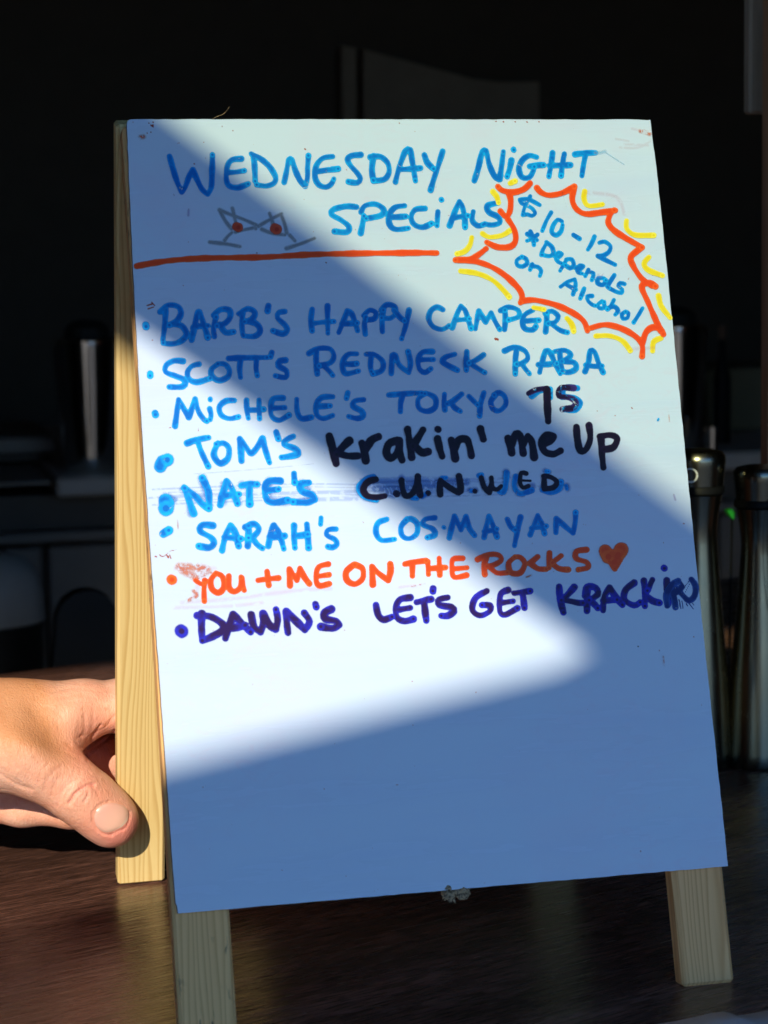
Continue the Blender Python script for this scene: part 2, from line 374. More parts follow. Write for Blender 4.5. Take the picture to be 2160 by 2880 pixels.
# ------------------------------------------------------------------ the handwriting, traced stroke by stroke
TILE = {1: (300, 300, 2.074), 2: (900, 300, 1.659), 3: (350, 800, 2.074), 4: (1050, 800, 2.074), 5: (400, 1150, 2.074),
        6: (1000, 1150, 1.659), 7: (1420, 520, 3.770), 8: (1840, 1580, 9.217), 9: (1000, 1320, 2.552)}
TXT = [
# (part label, layers of (ink, tile, pen width, strokes))
('blue handwritten word WEDNESDAY', [('blue', 1, 33,
 '367,290 390,370 412,440 438,498 458,470 480,410 503,368 525,420 555,480 590,512 610,470 615,380 617,280|'
 '785,303 730,310 703,350 698,420 715,462 765,472 825,450|712,384 760,380 803,373|'
 '843,275 900,305 950,350 985,410 975,445 930,462 875,455|855,290 862,340 866,434|'
 '1035,440 1048,380 1062,308 1080,308 1100,370 1128,430 1158,462 1170,420 1172,350 1177,285|'
 '1318,290 1260,300 1222,345 1215,410 1238,455 1280,468 1310,450 1325,420|1228,378 1290,368 1350,362|'
 '1482,280 1430,285 1405,305 1420,340 1460,385 1480,420 1460,443 1410,437'),
 ('blue', 2, 27, '250,228 242,290 248,342|235,235 280,232 315,262 322,305 300,338 250,345|'
 '352,350 370,280 398,208 420,202 432,265 445,345|372,292 420,290 468,286|487,225 500,260 530,290|572,208 550,280 530,340 516,388')]),
('blue handwritten word NiGHT', [('blue', 2, 27, '720,345 740,280 757,208 774,205 790,270 815,325 838,338 848,270 855,210|893,250 885,290 873,326|903,199 904,202|'
 '1010,235 975,228 942,252 928,290 942,328 975,330 995,300 1000,280|978,278 1010,273 1043,272|1085,215 1078,270 1068,325|1140,220 1130,275 1125,322|1070,275 1130,273 1168,272|'
 '1190,222 1240,216 1285,215|1238,225 1228,280 1222,322'), ('paleblue', 2, 20, '1285,216 1310,214 1330,208|w8:1320,205 1370,238 1420,270')]),
('blue handwritten word SPECiALS', [('blue', 2, 27, '170,468 120,465 62,480 52,502 100,530 135,560 125,585 68,582|190,590 200,540 205,510|192,492 210,462 260,455 297,480 285,507 215,522|'
 '395,462 350,470 322,505 325,550 352,572 412,567|332,516 370,514 400,512|490,475 445,480 425,515 440,550 480,562 520,545|550,490 548,520 546,555|566,433 567,435|'
 '605,555 625,500 650,442 665,470 675,520 677,562|618,520 660,512 690,508|715,490 710,530 735,555 762,550|825,450 782,462 788,492 832,515 838,542 800,552 768,546')]),
('grey marker drawing of two crossed cocktail glasses', [('grey', 1, 28, '658,602 688,660 728,712|658,602 720,628 800,658 872,690|750,732 820,714 868,706 870,712|730,735 705,758 688,780|600,790 690,800 778,816|733,592 745,640 755,690|'
 '1020,625 950,660 885,698|1022,640 1040,690 1050,736|905,715 960,736 1040,748|1068,750 1098,782|1212,768 1130,800 1048,827|950,622 962,655 970,690'),
 ('olive', 1, 54, '758,700 768,704|982,710 992,716')]),
('long orange underline', [('orange', 1, 35, '175,930 300,907 440,891 640,882 900,878 1200,862 1500,855 1680,853 1800,852 1925,853')]),
('blue handwritten word BARB\'S', [('blue', 3, 34, 'w42:124,236 126,246|240,150 236,230 224,325|208,160 250,122 310,128 330,165 310,208 262,238|262,235 330,240 362,290 330,330 280,346 225,342|'
 '392,325 402,280 428,160 440,160 462,230 486,310|400,252 440,243 488,240|525,305 520,250 535,190|520,180 560,147 610,150 618,185 590,225 540,242|558,235 590,280 637,276|'
 '690,170 685,230 690,290|665,172 720,142 762,165 742,205 700,217|710,215 770,230 792,270 760,302 695,300|840,125 835,155|935,158 900,165 893,195 935,235 950,265 925,288 866,270')]),
('blue handwritten word HAPPY', [('blue', 3, 32, '1095,145 1088,210 1095,270|1185,125 1185,200 1187,285|1095,228 1160,220 1222,216|1250,280 1275,220 1300,155 1325,170 1345,220 1360,270|1268,230 1315,228 1358,225|'
 '1405,290 1400,230 1408,190|1395,182 1430,150 1467,165 1457,200 1405,207|1505,275 1503,200 1510,150|1500,150 1530,118 1575,130 1582,168 1550,197 1500,195'),
 ('blue', 4, 32, '120,150 158,195 182,212|208,150 192,230 165,318')]),
('blue handwritten word CAMPER', [('blue', 4, 32, '405,147 370,132 335,155 323,200 348,245 400,262 442,240|460,252 485,180 510,125 535,150 552,200 570,256|475,207 520,205 560,200|'
 '595,258 615,155 655,218 687,165 710,215 737,262|765,262 770,210 768,150|742,152 790,132 845,150 847,187 790,207|930,150 885,175 868,215 885,258 930,264 948,245|882,214 925,210 965,208|'
 '1005,275 1010,220 1012,165|1003,170 1040,155 1078,185 1060,220 1020,228|1045,235 1090,267 1132,280')]),
('blue handwritten word SCOTT\'S', [('blue', 3, 34, 'w38:150,520 150,532|342,448 290,445 245,470 240,510 300,535 352,560 340,595 262,598|435,465 395,475 368,510 375,550 420,570 500,548|'
 '545,465 508,495 510,535 550,560 602,540 612,500 585,465 545,463|608,432 700,428 832,426|678,440 672,490 677,542|770,440 768,490 775,532|860,397 852,422|940,442 905,447 898,475 945,505 940,542 880,533')]),
('blue handwritten word REDNECK', [('blue', 3, 32, '1120,390 1118,450 1125,522|1077,402 1130,374 1200,377 1222,420 1200,457 1135,475|1160,472 1190,500 1215,530|1355,405 1308,407 1278,440 1272,480 1292,520 1365,505|1282,464 1320,465 1355,462|'
 '1440,420 1435,470 1440,508|1410,407 1460,410 1507,450 1502,500 1450,522'), ('blue', 4, 32, '105,520 112,415 128,415 152,470 207,515 217,460 203,392|345,392 290,395 262,432 268,490 300,514 335,492|270,440 310,438 350,438|475,407 420,425 403,450 440,475 490,500|'
 '545,392 543,450 543,500|643,410 600,440 558,458|565,460 610,490 650,514')]),
('blue handwritten word RABA', [('blue', 4, 32, '835,380 828,450 828,522|765,387 825,365 885,388 900,432 860,462 835,465|868,462 885,490 910,520|970,512 985,450 1005,388 1032,398 1060,460 1090,520|962,467 1020,465 1070,460|'
 '1087,390 1092,450 1105,505|1060,390 1120,384 1152,410 1122,440 1100,448|1115,450 1172,455 1182,490 1140,512 1100,505|1235,507 1255,450 1265,385 1290,392 1315,460 1340,512|1240,470 1290,477 1335,475')]),
('blue handwritten word MiCHELE\'S', [('blue', 3, 33, 'w40:178,750 181,760|295,825 315,670 375,775 412,668 432,740 462,785 480,797|497,725 505,760 500,788|500,668 500,672|640,676 590,680 553,715 565,762 610,782 665,772|'
 '712,675 713,720 722,780|785,675 785,720 788,782|722,732 770,732 812,728|925,662 868,668 853,720 860,770 902,792 960,762|865,722 935,718|1005,670 1008,740 1032,782 1090,775|1215,655 1150,660 1120,700 1123,760 1160,782 1215,764|1130,712 1200,708|'
 '1303,632 1295,665|1395,672 1345,680 1333,710 1385,740 1392,767 1360,782 1308,770')]),
('blue handwritten word TOKYO', [('blue', 4, 32, '90,645 180,638 282,632|170,650 160,690 158,742|305,635 262,670 268,722 315,740 360,717 362,665 322,638 300,636|415,640 413,690 418,732|515,640 465,680 430,697|455,692 475,720 508,740|'
 '557,652 585,680 607,702|645,632 625,700 620,767|712,645 685,685 700,727 735,737 772,700 767,655 735,632 705,645')]),
('violet numeral 75 written over an older blue one', [('blue', 4, 36, '1190,605 1112,605 1100,655 1165,660 1208,690 1180,730 1120,728|925,650 970,620 1030,612|1030,612 1034,660'),
 ('streaky', 4, 30, '905,636 950,614 1012,607|w36:1168,604 1095,604 1084,650 1150,662 1182,690 1160,720 1103,728'), ('dark', 4, 42, '1013,612 1015,700 1020,798')]),
('blue handwritten word TOM\'S', [('blue', 3, 36, 'w72:208,1062 222,1035 250,1022|365,925 420,905 490,892|425,910 450,980 488,1060|545,925 520,990 555,1042 602,1015 608,955 578,925 535,932|'
 '682,1028 678,960 672,900 710,950 740,985 780,940 805,898 820,960 845,1038|885,862 897,900|985,885 942,907 930,932 1000,960 1012,988 960,1002 916,1008')]),
('blue-black handwritten word krakin\'', [('dark', 3, 46, '1195,885 1215,960 1235,1045|1312,912 1270,952 1238,992|1252,985 1300,1000 1360,1000|1385,925 1400,980 1408,1028|1400,975 1440,910 1482,888'),
 ('dark', 4, 44, '140,908 92,930 77,982 102,1015 140,980 152,922|150,912 155,980 168,1025|200,845 213,930 224,1008|290,848 258,900 230,945|248,948 285,980 320,975|375,900 388,960 402,1003|376,844 379,846|455,908 468,960 478,1015|475,955 500,907 545,905 563,950 573,1000|625,842 642,903')]),
('blue-black handwritten word me', [('dark', 4, 44, '785,897 800,940 807,982|805,935 830,872 855,880 868,940 875,985|872,935 902,885 925,920 938,1008|985,938 1030,915 1048,888 1010,880 983,925 1000,975 1050,990 1092,970')]),
('blue-black handwritten word Up', [('dark', 4, 40, '1185,832 1190,900 1207,970 1240,962 1265,900 1258,822|1328,890 1333,980 1342,1068|1322,888 1380,878 1422,898 1400,950 1345,962')]),
('blue handwritten word NATE\'S over wiped streaks', [
 ('streak', 5, 14, '60,470 400,455 800,440 1200,440 1500,455|40,520 300,500 700,490 1100,480 1659,470|60,560 400,545 800,530 1200,515|900,470 1200,500 1700,510 2100,500|w8:100,490 500,470 900,455 1300,462|w8:120,540 600,520 1000,505|w8:300,380 700,350 1000,320|w22:100,515 600,500 1000,490 1500,475|w30:900,540 1050,530 1250,525'),
 ('streak', 6, 16, '20,330 300,320 600,330 720,320|w24:60,365 300,360 520,350|w30:120,395 300,385 560,380|w12:40,345 400,335 700,345'),
 ('wash', 5, 60, '240,470 320,520 390,570|350,405 395,570|270,500 285,610|475,440 470,540|520,460 560,545|580,445 670,440|625,450 625,550|740,420 740,530 880,540|w44:150,510 190,530|w50:930,430 1010,520 900,545'),
 ('blue', 5, 40, 'w84:136,535 142,555 138,580|300,610 275,540 248,462|245,460 310,510 350,555 388,580|392,578 385,480 350,402|455,560 472,490 492,422 522,462 555,552|460,517 510,502 565,497|578,447 625,437 670,440|627,445 625,500 627,555|'
 '805,420 745,420 717,450 722,520 762,547 850,532|725,477 795,468|885,377 888,430|972,430 922,440 932,480 990,502 1008,530 960,547 880,542')]),
('blue-black letters C.U.N.WED over smeared blue ones', [
 ('wash', 9, 60, '130,60 60,90 20,140 60,200 150,220|240,170 270,185|330,60 340,90|400,200 440,205|480,190 520,170|620,70 740,170|820,150 860,150|900,50 930,140|1080,20 1070,150 1050,170|1150,60 1150,150 1200,180 1270,120|1360,10 1390,20|1340,130 1400,160 1470,130 1470,90|1515,120 1518,135|100,90 800,90|140,140 560,120'),
 ('blue', 9, 40, '130,52 70,75 25,130 60,195 150,222|1085,25 1078,110 1062,165 1030,160|1150,50 1140,120 1180,175 1265,150|1340,150 1400,165 1462,140 1475,90|w26:1512,118 1516,140|w34:408,205 440,208|w30:478,200 520,160|w30:620,60 650,60|w34:885,45 905,40|w30:1370,15 1385,15|w30:830,150 832,160'),
 ('dark', 9, 46, '145,72 85,92 55,145 85,190 150,200 210,190|w44:293,174 296,176|330,80 340,150 360,190 400,180 440,120 447,50|448,60 455,130 465,185|w38:520,168 523,171|608,180 605,120 610,80 660,120 740,165 755,130 742,50|w38:855,156 858,158|w38:902,60 925,130 960,165 975,110|w30:975,60 985,130 1015,145 1045,120|'
 'w34:1225,30 1190,25 1180,90 1200,130 1240,120|w20:1200,80 1255,82|w38:1355,50 1355,140 1420,130 1445,90 1400,55 1350,48')]),
('blue handwritten word SARAH\'S', [('blue', 5, 38, 'w48:122,728 155,708|412,680 350,677 337,712 400,750 418,782 390,808 330,800|465,825 485,740 515,680 545,730 562,800|478,748 530,752 575,757|615,800 620,730 620,682|600,690 650,670 680,700 650,742 620,752|640,747 670,790 700,812|'
 '735,800 747,740 767,682 800,730 825,815|745,747 790,745 830,740|885,680 885,740 890,810|960,672 965,740 970,810|890,742 930,737 965,732|w26:1043,635 1040,672|w32:1130,700 1085,705 1075,735 1125,762 1135,790 1110,807 1083,803')]),
('blue handwritten word COS.MAYAN', [('blue', 6, 26, '145,515 105,532 95,575 120,612 182,608|240,515 212,550 218,592 250,605 285,582 287,535 258,512 235,518|370,508 325,515 315,540 360,560 370,587 335,600|w22:411,552 413,554|437,602 462,500 492,565 515,502 530,555 555,590|600,600 610,550 622,500 640,540 660,597|600,572 630,568 660,560|'
 '708,515 725,550 745,565|770,505 755,570 742,638|815,587 835,540 850,497 870,540 882,582|820,557 855,552 890,547|935,577 937,512 980,550 1015,580 1025,530 1027,483')]),
('orange handwritten words YOU + ME with a smudged Y', [('pink', 5, 50, '200,930 300,960 420,930|350,960 300,1100|w34:230,1130 500,1110 900,1060 1100,1050|w70:340,920 400,940'),
 ('smear', 5, 55, '215,920 300,925 380,935|240,940 320,990|w30:300,1060 320,1090 270,1115|w30:340,970 400,960'),
 ('orange', 5, 34, 'w58:170,994 174,997|w24:310,1000 340,1020 362,1018|365,1000 360,1060 362,1122|430,958 400,1000 407,1050 445,1072 475,1040 467,978 430,958|505,975 505,1040 535,1066 572,1040 576,980|580,985 585,1030 595,1058|675,1000 730,992 795,986|728,948 733,990 738,1028|'
 '862,1030 858,935 902,1000 920,930 945,980 975,1020|1085,905 1030,922 1013,980 1030,1030 1090,1020|1020,977 1090,967')]),
('orange handwritten words ON THE', [('orange', 5, 36, '1235,908 1190,950 1195,1000 1240,1022 1285,990 1285,932 1240,908|1345,1025 1340,920 1380,960 1435,1000 1448,950 1447,905'),
 ('orange', 6, 26, '230,724 280,714 330,708|265,725 265,780|337,712 340,772|390,697 393,775|345,745 420,740|500,697 455,702 450,745 460,785 518,776|455,747 520,741')]),
('orange handwritten word ROCKS with a filled heart', [('orange', 6, 26, '612,690 600,730 603,772|570,702 620,680 668,682 680,707 640,730 612,735|625,737 660,765 708,764|745,690 715,720 725,763 768,765 790,722 768,692 742,692|850,690 815,720 850,745 890,748|905,672 903,742|960,685 918,718|915,720 950,745 992,750|1078,657 1032,665 1030,698 1078,715 1085,740 1040,750'),
 ('orange', 6, 60, '1165,662 1180,690|1240,656 1222,690|w50:1168,672 1205,715|w50:1240,670 1210,715|w24:1185,710 1210,746|w24:1235,705 1211,746|w56:1180,680 1225,680')]),
('violet handwritten word DAWN\'S', [('violet', 5, 44, 'w76:226,1294 230,1297|347,1195 345,1270 350,1352|320,1205 400,1212 468,1255 470,1290 420,1322 350,1352|485,1338 510,1260 530,1200 570,1240 632,1302|480,1280 560,1272 600,1262|635,1200 652,1270 690,1302 705,1250 705,1195 740,1258 778,1285 790,1230 780,1170|'
 '850,1305 842,1240 840,1182 890,1230 948,1288 975,1240 945,1190|w40:1010,1138 1015,1155|1102,1168 1062,1190 1070,1225 1130,1237 1148,1260 1110,1280 1042,1270')]),
('violet handwritten word LET\'S', [('violet', 6, 31, '95,915 105,960 130,983 170,970|255,880 207,890 187,930 195,975 230,990 270,980|200,937 255,928|285,902 335,890 352,888|320,902 325,950 330,988|w32:362,838 361,850|430,880 388,890 390,915 448,925 458,945 430,965 400,965')]),
('violet handwritten word GET', [('violet', 6, 29, '612,850 560,882 545,937 580,964 625,945 628,918 590,915|712,845 680,860 672,900 675,950 700,960 755,930|680,905 735,897|740,860 815,850|780,862 785,900 788,928')]),
('violet handwritten word KRACKiN ending in a royal blue smudge', [('violet', 6, 31, '950,830 955,890 970,950|1020,832 985,872 960,892|970,890 1040,905 1062,905|1085,850 1080,900 1080,942|1070,872 1082,832 1120,835 1130,865 1090,892|1092,892 1115,912 1130,930|1155,940 1160,880 1185,835 1215,880 1245,915|1155,895 1220,890|'
 '1300,812 1260,845 1255,890 1300,917 1328,902|1345,802 1350,860 1350,920|1385,797 1362,848|1355,870 1385,895 1418,905|1452,800 1455,860 1460,910|w32:1439,742 1441,744'),
 ('royal', 8, 170, '620,500 480,590 360,740 320,900 340,1140|560,700 500,860 530,1010 550,1180|700,660 640,760 520,820|w150:700,820 880,1000 1020,930 1075,760 1060,600 960,455|w60:700,540 760,640|w26:650,980 690,1220|w26:720,1010 750,1220|w26:820,1080 870,1150|w22:900,1080 1020,1230|w22:740,720 900,500|w18:800,800 920,560|w22:1000,1090 1035,1130')]),
('orange zigzag burst drawn round the price', [('orange', 2, 28, '980,357 950,385 900,399 850,390 830,372|882,400 890,440 885,490 867,513 842,487|877,525 905,570 913,620 890,652 830,655 778,632|775,662 740,690 700,712 632,715|645,714 720,720 800,747 870,792 928,850 943,885 935,915|'
 '940,908 1000,902 1100,925 1180,962 1230,1000 1248,1045|1265,1032 1330,1017 1400,1032 1470,1070 1503,1112 1503,1165|1505,1105 1520,1055 1550,1030 1588,1037 1602,1062|1590,1045 1560,980 1530,910 1503,850 1508,828 1540,822 1565,838|1550,835 1500,800 1460,740 1450,702 1480,672 1503,657|'
 '1503,655 1430,615 1370,575 1345,540 1355,502 1373,482|1378,484 1320,492 1240,500 1195,475 1177,430 1187,372|1185,374 1130,402 1070,413 1032,400 1012,378')]),
('yellow marker flashes round the burst', [('yellow', 2, 25, '888,357 910,347|807,397 825,420 833,448|758,592 790,608 850,600 888,577|708,610 700,645 675,675 640,686|657,767 730,777 800,806 850,850 883,888|1235,395 1232,430 1252,462 1318,456|1430,532 1432,570 1470,598 1557,600|1535,702 1512,732 1532,762 1598,788|1580,882 1592,930 1634,985|'
 '1288,1070 1350,1069 1410,1092 1448,1138|997,937 1045,946|1152,987 1175,1015 1184,1048|1590,1080 1557,1097 1552,1140')]),
('blue handwritten price $10-12', [('blue', 7, 44, 'w40:368,212 310,180 240,150 160,156 175,192 235,218 290,250 322,300 285,328 240,312 190,318|w36:268,120 235,180 205,250 188,310|490,292 440,380 397,485|605,387 560,367 512,430 497,500 545,533 595,490 612,425|727,530 790,570|950,547 920,620 880,685|1002,612 1060,602 1120,650 1100,712 1040,748 985,752 1060,792 1168,845')]),
('blue handwritten words *Depends on Alcohol', [('blue', 7, 42, '270,492 298,560 308,635|237,520 340,585|345,527 290,570 235,592|445,610 402,690 387,742|440,607 500,660 512,730 470,755 402,742|525,745 570,765 602,733 570,715 535,765 560,812 600,832|655,792 620,850 585,910|650,790 710,790 730,852 690,882 645,852|'
 '755,882 800,892 830,862 795,855 765,892 780,930 820,940|885,902 852,968|880,925 940,935 922,1008|1050,990 992,990 982,1040 1040,1060 1070,1010|1160,957 1120,1020 1087,1080|1268,1050 1222,1040 1202,1072 1245,1110 1235,1145 1180,1132 1100,1092|'
 '180,762 125,800 132,850 185,865 235,832 225,785 180,762|290,842 267,898|285,862 350,870 385,912 370,965|590,1080 660,1030 740,1000 750,1060 722,1160|655,1060 752,1110|840,1100 800,1203|925,1177 875,1182 882,1230 930,1272 962,1280|1030,1232 985,1270 1005,1308 1050,1300 1052,1242|'
 '1155,1220 1120,1290 1087,1318|1100,1302 1160,1290 1200,1332 1170,1375|1280,1342 1240,1372 1252,1418 1300,1410 1310,1360 1280,1345|1460,1307 1410,1390 1365,1458'),
 ('lilac', 7, 9, '950,985 990,940|970,990 1010,940|1000,985 1050,935|1015,990 1040,950|985,960 1020,985')]),
('rusty specks and stains on the board', [
 ('rust', 1, 9, '245,95 247,97|258,108 272,118|270,90 272,92|235,153 237,155|257,148 259,150|672,115 674,116|735,140 737,141|1155,245 1160,250|510,333 512,334|875,853 877,854|1278,908 1282,912|w14:265,112 270,108|235,1160 270,1150|240,1180 275,1168|262,1140 280,1160'),
 ('rust', 2, 7, '820,68 822,69|855,70 857,71|910,70 912,71|964,70 968,73|1021,70 1023,71|w11:818,1082 830,1086|28,727 30,729|370,76 371,77'),
 ('rust', 5, 6, 'w9:75,860 84,862|100,850 120,862 150,840|160,830 200,822|140,868 145,850 152,872 160,850 168,875|w4:325,105 327,130|155,112 168,108|205,645 210,700|w4:1285,655 1292,665|1180,1290 1182,1292|770,1320 772,1321'),
 ('rust', 4, 7, '708,318 715,324|w6:720,320 728,326|1505,718 1512,724|932,372 934,374|1305,737 1307,738'),
 ('lilac', 1, 18, '478,600 476,635|w8:390,510 396,520'), ('smear', 1, 34, '195,178 215,175'),
 ('smear', 2, 22, '1495,114 1520,120 1538,128'), ('pink', 2, 16, '1400,190 1480,192 1540,162|1455,102 1500,112|1380,150 1440,160|1420,175 1530,180'),
 ('pink', 2, 26, '1240,400 1380,420 1420,500|w24:1460,1130 1560,1125'),
 ('scratch', 2, 3, '1320,455 1380,415 1470,370|1400,760 1500,700 1620,650|1130,400 1150,470'),
 ('pink', 5, 30, '180,1160 500,1150 700,1130|w20:1500,1040 1650,1020'),
 ('smear', 6, 12, '797,785 822,776|w6:260,830 320,815|w9:1436,1155 1440,1185|w5:1435,620 1437,626|w5:1460,10 1465,60'),
 ('blue', 6, 9, '1410,53 1414,46'), ('dark', 6, 7, '1318,1108 1319,1109'),
 ('pink', 6, 14, '1432,1150 1440,1200'), ('lilac', 6, 12, '1485,400 1492,425')]),
]

def catmull(pts, step):
    P = np.array(pts, float)
    if len(P) < 3: 
        n = max(2, int(np.hypot(*(P[-1] - P[0])) / step) + 1); t = np.linspace(0, 1, n)[:, None]
        return P[0] * (1 - t) + P[-1] * t
    out = []
    for i in range(len(P) - 1):
        p1, p2 = P[i], P[i + 1]; p0 = P[i - 1] if i else p1; p3 = P[i + 2] if i + 2 < len(P) else p2
        def corner(a, b, c):      # sharp turns stay sharp
            u = b - a; w = c - b; nu = np.hypot(*u); nw = np.hypot(*w)
            return nu > 1e-6 and nw > 1e-6 and (u @ w) / (nu * nw) < -0.15
        m1 = (p2 - p0) / 2; m2 = (p3 - p1) / 2
        ln = np.hypot(*(p2 - p1)) + 1e-9
        if i and corner(p0, p1, p2): m1 = (p2 - p1) * .6
        if i + 2 < len(P) and corner(p1, p2, p3): m2 = (p2 - p1) * .6
        for mm in (m1, m2):
            l2 = np.hypot(*mm)
            if l2 > ln * 1.3: mm *= ln * 1.3 / l2
        n = max(2, int(ln / step)); t = np.linspace(0, 1, n, endpoint=False)[:, None]
        out.append((2*t**3-3*t**2+1)*p1 + (t**3-2*t**2+t)*m1 + (-2*t**3+3*t**2)*p2 + (t**3-t**2)*m2)
    out.append(P[-1:]); return np.concatenate(out)

INV = RB.T
def px_to_board(P, z):                      # vectorised on_board, world coordinates
    d = np.c_[(P[:, 0] - CX) / F, (P[:, 1] - CY) / F, np.ones(len(P))] @ M3.T
    q = b2w((0, 0, 0)); n = BW @ np.array([0, 0, 1.0]); q = q + n * z
    t = ((q - CAM) @ n) / (d @ n)
    return CAM + d * t[:, None]

def ink_layer(tile, width, text, lift, G=2.6):
    ox, oy, sc = TILE[tile]; segs = []; rnd = []; ends = []
    for k, s in enumerate(text.split('|')):
        w = width
        if s.startswith('w'): a, s = s[1:].split(':'); w = float(a)
        pts = [(ox + float(a.split(',')[0]) / sc, oy + float(a.split(',')[1]) / sc) for a in s.split()]
        c = catmull(pts, 5.0); h = w / sc / 2 * (1.22 if tile == 7 else 1.10)
        L_ = np.r_[0, np.cumsum(np.hypot(*np.diff(c, axis=0).T))]
        hw = h * (1 + 0.10 * np.sin(L_ / 23 + k * 1.7) + 0.05 * np.sin(L_ / 7.3 + k)) * (1 - 0.05)
        rr = RNG.random()
        for i in range(len(c) - 1): segs.append((*c[i], *c[i + 1], hw[i], hw[i + 1])); rnd.append(rr)
        ends.append((*c[-1], h))
    segs = np.array(segs); rnd = np.array(rnd); ends = np.array(ends)
    m = segs[:, 4].max() * 1.25 + 3
    x0, y0 = segs[:, [0, 2]].min() - m, segs[:, [1, 3]].min() - m
    nx = int((segs[:, [0, 2]].max() + m - x0) / G) + 2; ny = int((segs[:, [1, 3]].max() + m - y0) / G) + 2
    D = np.full((ny, nx), 9.0, np.float32); R = np.zeros((ny, nx), np.float32)
    for (ax, ay, bx, by, wa, wb), r in zip(segs, rnd):
        mm = max(wa, wb) * 1.25 + 3
        i0 = max(0, int((min(ax, bx) - mm - x0) / G)); i1 = min(nx, int((max(ax, bx) + mm - x0) / G) + 2)
        j0 = max(0, int((min(ay, by) - mm - y0) / G)); j1 = min(ny, int((max(ay, by) + mm - y0) / G) + 2)
        X = x0 + np.arange(i0, i1) * G; Y = (y0 + np.arange(j0, j1) * G)[:, None]
        dx, dy = bx - ax, by - ay; l2 = dx * dx + dy * dy + 1e-9
        t = np.clip(((X - ax) * dx + (Y - ay) * dy) / l2, 0, 1)
        d = np.hypot(X - ax - t * dx, Y - ay - t * dy) / (wa + (wb - wa) * t)
        sub = D[j0:j1, i0:i1]; rs = R[j0:j1, i0:i1]; k = d < sub; sub[k] = d[k]; rs[k] = r
    E_ = np.full((ny, nx), 3.0, np.float32)
    X = x0 + np.arange(nx) * G; Y = (y0 + np.arange(ny) * G)[:, None]
    for ex, ey, h in ends: E_ = np.minimum(E_, np.hypot(X - ex, Y - ey) / h)
    lim = 1.12
    c4 = np.minimum(np.minimum(D[:-1, :-1], D[1:, :-1]), np.minimum(D[:-1, 1:], D[1:, 1:]))
    jj, ii = np.nonzero(c4 < lim)
    idx = np.full((ny, nx), -1, np.int64); use = np.zeros((ny, nx), bool)
    for a in (0, 1):
        for b in (0, 1): use[jj + a, ii + b] = True
    idx[use] = np.arange(use.sum()); vy, vx = np.nonzero(use)
    V = px_to_board(np.c_[x0 + vx * G, y0 + vy * G], -lift)
    quads = np.c_[idx[jj, ii], idx[jj + 1, ii], idx[jj + 1, ii + 1], idx[jj, ii + 1]]
    A = np.c_[D[use], E_[use], R[use], np.ones(use.sum())]
    return V, quads, A

def ink_object(label, layers, parent, base_lift):
    Vs, Qs, As, mi, mats, off = [], [], [], [], [], 0
    for k, (ink_name, tile, w, text) in enumerate(layers):
        V, Q, A = ink_layer(tile, w, text, base_lift + k * 4e-5)
        Vs.append(V); Qs.append(Q + off); As.append(A); off += len(V)
        if INK[ink_name] not in mats: mats.append(INK[ink_name])
        mi += [mats.index(INK[ink_name])] * len(Q)
    V = np.concatenate(Vs) - np.array(parent.location); Q = np.concatenate(Qs); A = np.concatenate(As)
    nm = 'marker_drawing' if any(w in label for w in ('drawing', 'burst', 'flashes', 'underline')) else ('stain' if 'stains' in label else 'handwriting')
    me = bpy.data.meshes.new(nm)
    me.vertices.add(len(V)); me.vertices.foreach_set('co', V.astype(np.float32).ravel())
    me.loops.add(Q.size); me.loops.foreach_set('vertex_index', Q.ravel().astype(np.int32))
    me.polygons.add(len(Q)); me.polygons.foreach_set('loop_start', np.arange(0, Q.size, 4, dtype=np.int32))
    me.polygons.foreach_set('loop_total', np.full(len(Q), 4, np.int32)) if False else None
    me.update(calc_edges=True)
    for m_ in mats: me.materials.append(m_)
    me.polygons.foreach_set('material_index', np.array(mi, np.int32))
    at = me.attributes.new('ink', 'FLOAT_COLOR', 'POINT'); at.data.foreach_set('color', A.astype(np.float32).ravel())
    o = bpy.data.objects.new(nm, me); COL.objects.link(o); o.parent = parent
    if nm == 'stain': o['kind'] = 'stuff'
    if label: o['label'] = label
    return o

# ------------------------------------------------------------------ setting: table, room, ground outside
te0, te1 = on_table(0, 1895), on_table(325, 1852)
tdir = (te1 - te0) / np.linalg.norm(te1 - te0); tn = np.array([-tdir[1], tdir[0], 0])     # tn points away from us
def table_block(a0, a1, d0, d1, z0, z1, mb, bev=0.003):
    Mx = Matrix(((tdir[0], tn[0], 0, te0[0]), (tdir[1], tn[1], 0, te0[1]), (0, 0, 1, 0), (0, 0, 0, 1)))
    mb.box((a0, d0, z0), (a1, d1, z1), Mx, bev)
table = empty('bar_table', (0.3, 0.3, -1.05), 'dark brown woodgrain table top the whiteboard sign stands on', 'table')
mb = MB(); table_block(-0.62, 1.1, -0.98, 0.0, -0.034, -0.0, mb); mb.build('tabletop', M['table'], table)
mb = MB(); table_block(0.1, 0.22, -0.5, -0.38, -1.02, -0.034, mb); mb.build('pedestal', M['black'], table)
mb = MB(); table_block(-0.15, 0.47, -0.75, -0.13, -1.049, -1.02, mb, 0.004); mb.build('foot_plate', M['black'], table)

